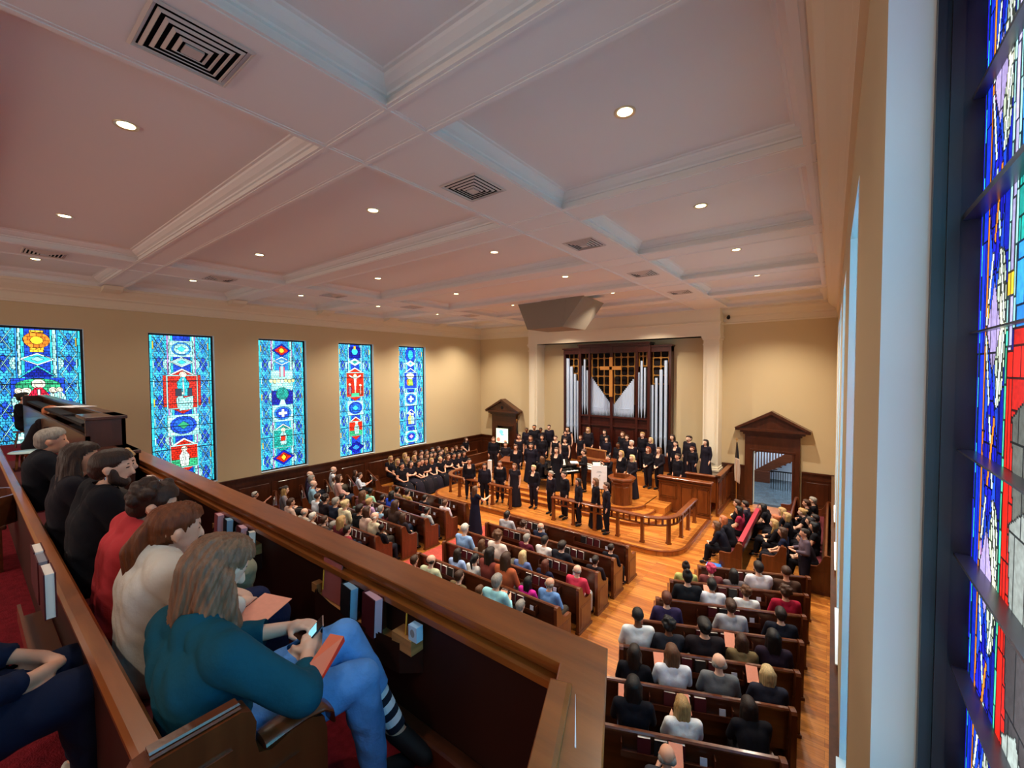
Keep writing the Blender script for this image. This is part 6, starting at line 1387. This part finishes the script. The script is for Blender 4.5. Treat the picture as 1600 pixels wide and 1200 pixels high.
# the person in teal with a phone
x = -1.84
J = seated(x, lean=.06); J.update(head=(-1.985, .61, 4.69), neck=(-1.92, .54, 4.55), shr=(-1.68, .55, 4.49), shl=(-2.11, .49, 4.47), chest=(-1.88, .51, 4.38), elr=(-1.52, .73, 4.31), wrr=(-1.77, .87, 4.28), har=(-1.86, .93, 4.31),
    ell=(-2.16, .72, 4.28), wrl=(-2.02, .91, 4.29), hal=(-1.91, .96, 4.33), hpr=(-1.75, .6, GZ+.53), hpl=(-1.93, .6, GZ+.54), knr=(-1.64, 1.04, 4.14), knl=(-1.80, 1.06, 4.25), anr=(-1.60, 1.08, GZ+.11), tor=(-1.58, 1.24, GZ+.04), anl=(-1.63, 1.22, GZ+.2), tol=(-1.50, 1.28, GZ+.08),
    upr=(.5, -.3, .8), upl=(-.5, -.3, .8), curlr=.75, curll=.6)
def longhair(P, k):
    out = []
    for a, b, r0, r1 in (((0, -.05, .03), (-.01, -.10, -.22), .078, .06), ((-.05, -.03, .03), (-.10, -.07, -.24), .062, .05), ((.05, -.03, .03), (.10, -.05, -.20), .062, .045), ((-.02, -.1, -.2), (-.05, -.13, -.34), .06, .03), ((-.10, -.07, -.22), (-.13, -.10, -.36), .052, .02), ((.06, -.08, -.18), (.07, -.12, -.30), .05, .028), ((.10, -.03, -.15), (.125, .0, -.27), .042, .022), ((.085, -.0, .0), (.115, .02, -.18), .038, .03), ((-.085, 0, .0), (-.12, -.02, -.2), .038, .03), ((-.07, -.11, -.26), (-.11, -.14, -.38), .04, .016)):
        out.append(('c', 'hair', P(*a), r0*k, P(*b), r1*k))
    return out
HAIRC['ashbrown'] = '7A5640'; HAIRC['chestnut'] = '4E2A16'; HAIRC['umber'] = '2E1A12'
tg, Jl, P = gperson(J, 'person in a teal top and blue jeans looking down at a phone', 1.04, 1.04, 1, '0C4456', '5B8CC8', 'short', 'ashbrown', ('forearm', .6), face=(.05, 1), pitch=-.5, hairextra=longhair, vox=.0065, bare=True)
# striped sock
m = MB()
a0 = Vector(J['knl'])+(Vector(J['anl'])-Vector(J['knl']))*.58-Vector((x, .52, GZ)); a1 = Vector(J['anl'])-Vector((x, .52, GZ))
for k in range(6): m.cyl(a0+(a1-a0)*(k/6), a0+(a1-a0)*((k+1)/6), (.056-.002*k), (.054-.002*k), 16, k % 2)
m.build('striped_sock', [mat('sock_white', 'E4E8F0', .9), mat('sock_navy', '141A2C', .9)], tg)
# phone, bracelet, pink programme
pp_ = atY(486, 992, .93); ph = empty('phone', pp_); m = MB(); m.box((-.038, -.078, -.004), (.038, .078, .004), bev=.003); m.build('case', CHROME, ph); MB().box((-.034, -.073, .004), (.034, .073, .0052)).build('glass', BLACK, ph)
MB().box((-.03, -.055, .0053), (.03, .04, .0056)).build('picture_area', mat('phone_picture', '7FB8C8', .4, emit=('7EC8D8', .8)), ph); ph.rotation_euler = (math.radians(48), math.radians(6), math.radians(-28)); tag(ph, 'smartphone held in both hands by the person in teal', 'phone')
br = MB(); n = 24; br.sweep([(.034*math.cos(2*PI*i/n), .034*math.sin(2*PI*i/n)) for i in range(n)], [(-.0015, -.0015), (.0015, -.0015), (.0015, .0015), (-.0015, .0015)], closed=True)
b_ = br.build('bracelet', CHROME, tg); wr = Vector(J['wrr'])-Vector((x, .52, GZ)); d_ = (Vector(J['har'])-Vector(J['wrr'])).normalized(); b_.location = wr-d_*.03; b_.rotation_mode = 'QUATERNION'; b_.rotation_quaternion = d_.to_track_quat('Z', 'X')
def sheet(name, w, h, loc, rot, mt, label, fold=0):
    r = empty(name, loc); MB().box((-w/2, 0, 0), (w/2, h, .003)).build('sheet', mt, r)
    if fold:
        m = MB(); m.box((0, 0, 0), (w, h, .002)); m.xf(Matrix.Translation((w/2, 0, .001)) @ Matrix.Rotation(fold, 4, 'Y') @ Matrix.Translation((-w, 0, 0))); m.build('inner_leaf', mat('red_leaf', 'D8401E', .8), r)
    r.rotation_euler = rot; return tag(r, label, 'programme')
P2 = mat('salmon_paper', 'E87858', .8, .2)
q = [atY(516, 990, .96), atY(537, 994, .96), atY(497, 1068, .80), atY(484, 1036, .80)]; r = empty('pink_programme', q[3]); q = [v-q[3] for v in q]; nn = (q[1]-q[0]).cross(q[2]-q[0]).normalized()*.003
m = MB(); m.loft([[tuple(v) for v in q], [tuple(v+nn) for v in q]]); m.build('sheet', P2, r); d_ = (q[1]-q[0])*.35
m = MB(); m.loft([[tuple(v) for v in (q[1], q[1]+d_*.2-Vector((0, 0, .02)), q[2]+d_*.3, q[2])], [tuple(v+nn*.5) for v in (q[1], q[1]+d_*.2-Vector((0, 0, .02)), q[2]+d_*.3, q[2])]]); m.build('inner_leaf', mat('red_leaf', 'C8301A', .8), r)
tag(r, 'folded salmon programme on the lap of the person in teal', 'programme')
sheet('pink_programme', .17, .23, (-2.33, .84, 4.235), (math.radians(3), math.radians(6), math.radians(28)), PINK, 'pink programme lying on the navy lap beside the person in teal')
# white knit sweater, ponytail
def pony(P, k):
    out = [('c', 'hair', P(0, -.1, .03), .045*k, P(-.01, -.15, -.05), .05*k), ('c', 'hair', P(-.01, -.15, -.05), .05*k, P(-.02, -.14, -.2), .045*k), ('c', 'hair', P(-.02, -.14, -.2), .045*k, P(-.03, -.16, -.33), .03*k), ('c', 'hair', P(-.03, -.15, -.3), .032*k, P(0, -.17, -.42), .014*k)]
    return out
HAIRC['copper'] = '6A3416'
J = seated(-2.55, lean=.05); J.update(head=(-2.55, .62, 4.715))
gperson(J, 'person in a cream knit sweater with a coppery brown ponytail', 1.0, 1.0, 1, 'CFC8BE', '262A48', 'short', 'copper', ('forearm', .9), face=(.12, 1), pitch=-.15, hairextra=pony)
J = seated(-3.16, lean=.1); J.update(head=(-3.12, .66, 4.72), knr=(-2.86, 1.02, 4.28), shr=(-2.97, .58, 4.56))
gperson(J, 'person in a coral red tee with short dark hair leaning forward', 1.0, 1.0, 1, 'B8383E', '9C8E70', 'curly', 'umber', ('uparm', .85), face=(.3, 1), pitch=-.3)
J = seated(-3.95, lean=.06, hz=4.84); J.update(head=(-3.93, .62, 4.83))
def beard(P, k): return [('c', 'hair', P(-.04, .05, -.06), .03*k, P(.04, .05, -.06), .03*k)]
g4, J4, P4 = gperson(J, 'person in black with dark slicked hair, beard and earring', 1.1, 1.02, 1, '15151B', '15151B', 'short', 'umber', ('forearm', .9), face=(.45, 1), pitch=-.1)
bm_ = remesh([('c', 'b', P4(-.05, .03, -.06), .036, P4(-.02, .07, -.085), .034), ('c', 'b', P4(.05, .03, -.06), .036, P4(.02, .07, -.085), .034), ('c', 'b', P4(-.02, .07, -.085), .034, P4(.02, .07, -.085), .034), ('c', 'b', P4(.06, .02, 0), .028, P4(.055, .03, -.06), .033)], .01, 3); shade(bm_, 180); put(g4, 'beard', bm_, hair_material('umber'))
m = MB(); h0 = P4(.1, -.005, -.03); m.cyl((h0[0], h0[1], h0[2]), (h0[0], h0[1], h0[2]-.02), .006, n=8); m.build('earring', CHROME, g4)
J = seated(-4.75, lean=.0, hz=4.8)
gperson(J, 'person with long dark brown hair falling to the pew back', 1.0, 1.02, 0, '1A1820', '1A1820', 'short', 'umber', face=(.5, 1), pitch=-.1, hairextra=longhair, vox=.012, hands='mitt')
J = seated(-5.3, lean=.28, hz=4.62)
gperson(J, 'person with curly grey blonde hair leaning towards the parapet', 1.0, 1.0, 1, '3A3430', '1A1820', 'curly', 'blonde', face=(.5, 1), vox=.014, hands='mitt')
J = seated(-6.75, lean=.02, hz=4.74)
gperson(J, 'person with short grey hair in a dark suit near the desks', 1.15, 1.12, 0, '14161E', '14161E', 'short', 'grey', face=(.3, 1), vox=.014, hands='mitt')
# the person behind, at the left edge
J = seated(0, 0); dx, dy = -2.62, -.62
J = {k: (v[0]+dx, v[1]+dy-.1, v[2]) for k, v in J.items()}
gperson(J, 'person in navy in the row behind, cut by the left edge', 1.25, 1.05, 0, '141C34', '141C34', 'short', 'umber', vox=.012, hands='mitt', shoe=mat('white_shoe', 'D8D2CC', .6))
# people at the sound desks, far left
for k, (px, py, lab, hs, hc, tc) in enumerate(((38, 622, 'person with dark tied hair at the sound desk by the left window', 'bun', 'black', '121016'), (8, 640, 'person in black at the left edge before the big window', 'short', 'black', '121016'), (52, 640, 'person with fair reddish hair at the sound desk', 'short', 'strawb', '1A1418'))):
    p = atY(px, py, [1.0, .75, .85][k]*1.0); s_ = 1.05
    person(p.x, p.y-.05, p.z-1.195*s_, -.3, lab, 'sitlean' if k == 2 else 'sit', hs, hc, tc, '15131A', 0, s=s_)
    root = empty('stool', (p.x, p.y-.05, GZ)); hgt = max(.2, p.z-1.195*s_+.43-GZ); MB().cyl((0, 0, hgt-.04), (0, 0, hgt-.0), .17, n=20).build('seat', ENDW, root)
    for a in (.8, 2.4, 3.9, 5.5): MB().cyl((.12*math.cos(a), .12*math.sin(a), hgt-.04), (.2*math.cos(a), .2*math.sin(a), 0), .015).build('leg', ENDW, root)
    tag(root, 'dark stool under the '+['tied haired', 'leftmost', 'fair haired'][k]+' person at the sound desk', 'stool')
# sound desks
def desk(pr, pl, yt, y0, y1, label):
    zt = atY(pr, yt, y1).z; hgt = zt-GZ
    xr = atY(pr, yt, y1).x; xl = atY(pl, yt, y1).x; root = empty('sound_desk', ((xl+xr)/2, y0, zt-hgt)); w = xr-xl; d = y1-y0
    m = MB(); m.box((w/2-.04, 0, 0), (w/2, d, hgt)); m.box((-w/2, 0, 0), (-w/2+.04, d, hgt)); m.box((-w/2, d-.04, 0), (w/2, d, hgt)); m.box((-w/2, .0, 0), (w/2, .04, hgt-.22)); m.box((-w/2, 0, 0), (w/2, d, .04)); m.build('cabinet', DARKW, root)
    m = MB(); m.box((w/2-.7, .0, hgt-.03), (w/2+.01, d+.02, hgt+.012), bev=.006); m.box((-w/2, d-.12, hgt-.03), (w/2, d+.02, hgt+.012), bev=.006); m.build('top', DARKW, root)
    MB().box((-w/2+.05, .06, hgt-.16), (w/2-.75, d-.14, hgt-.12)).build('mixing_panel', BLACKM, root)
    return tag(root, label, 'desk')
desk(196, 72, 650, .92, 1.29, 'dark wooden sound desk by the left wall, further of two')
desk(217, 124, 704, .86, 1.29, 'dark wooden sound desk by the parapet, nearer of two')
p = atY(115, 662, 1.1); r = empty('paper_sheet', (p.x, 1.1, atY(196, 650, 1.29).z+.014), .3); MB().box((-.28, -.16, 0), (.0, .16, .003)).box((.0, -.14, 0), (.26, .18, .003)).build('sheets', WHITE, r); tag(r, 'pale papers lying on the further sound desk', 'paper')
# round stool and curved chair back at the far left
p = atZ(45, 705, 4.3); r = empty('round_stool', (p.x, p.y, GZ)); MB().lathe((0, 0, .68), [(.01, 0), (.2, 0), (.215, .012), (.2, .025), (.01, .03)], 28).build('seat', mat('seat_reflection_tint', 'B8D8DC', .15, .6), r, smooth=True)  # cyan reflection put into the seat's base colour
for a in (.5, 2.1, 3.6, 5.2): MB().cyl((.13*math.cos(a), .13*math.sin(a), .68), (.2*math.cos(a), .2*math.sin(a), 0), .016).build('leg', SHELFW, r)
tag(r, 'round stool with glossy top in a pale reflection colour at the left', 'stool')
p = atZ(30, 765, 4.32); r = empty('curved_chair', (p.x, p.y-.15, GZ)); m = MB(); cv = [(-.28, .0), (-.22, .09), (-.1, .14), (.05, .15), (.2, .1), (.28, .0)]
m.sweep(cv, [(-.012, .45), (.012, .45), (.018, .72), (-.018, .72)]); m.build('backrest', GP, r); MB().box((-.25, -.35, .4), (.25, .05, .44), bev=.01).build('seat', GP, r)
for sx in (-.22, .22):
    for sy in (-.3, .0): MB().box((sx-.02, sy-.02, 0), (sx+.02, sy+.02, .4)).build('leg', GP, r)
tag(r, 'wooden chair with a curved back at the left edge', 'chair')
# a last check of wording: no label longer than sixteen words
for o in bpy.data.objects:
    l = o.get('label')
    if l and len(l.split()) > 16: o['label'] = ' '.join(l.split()[:16]).rstrip(',')
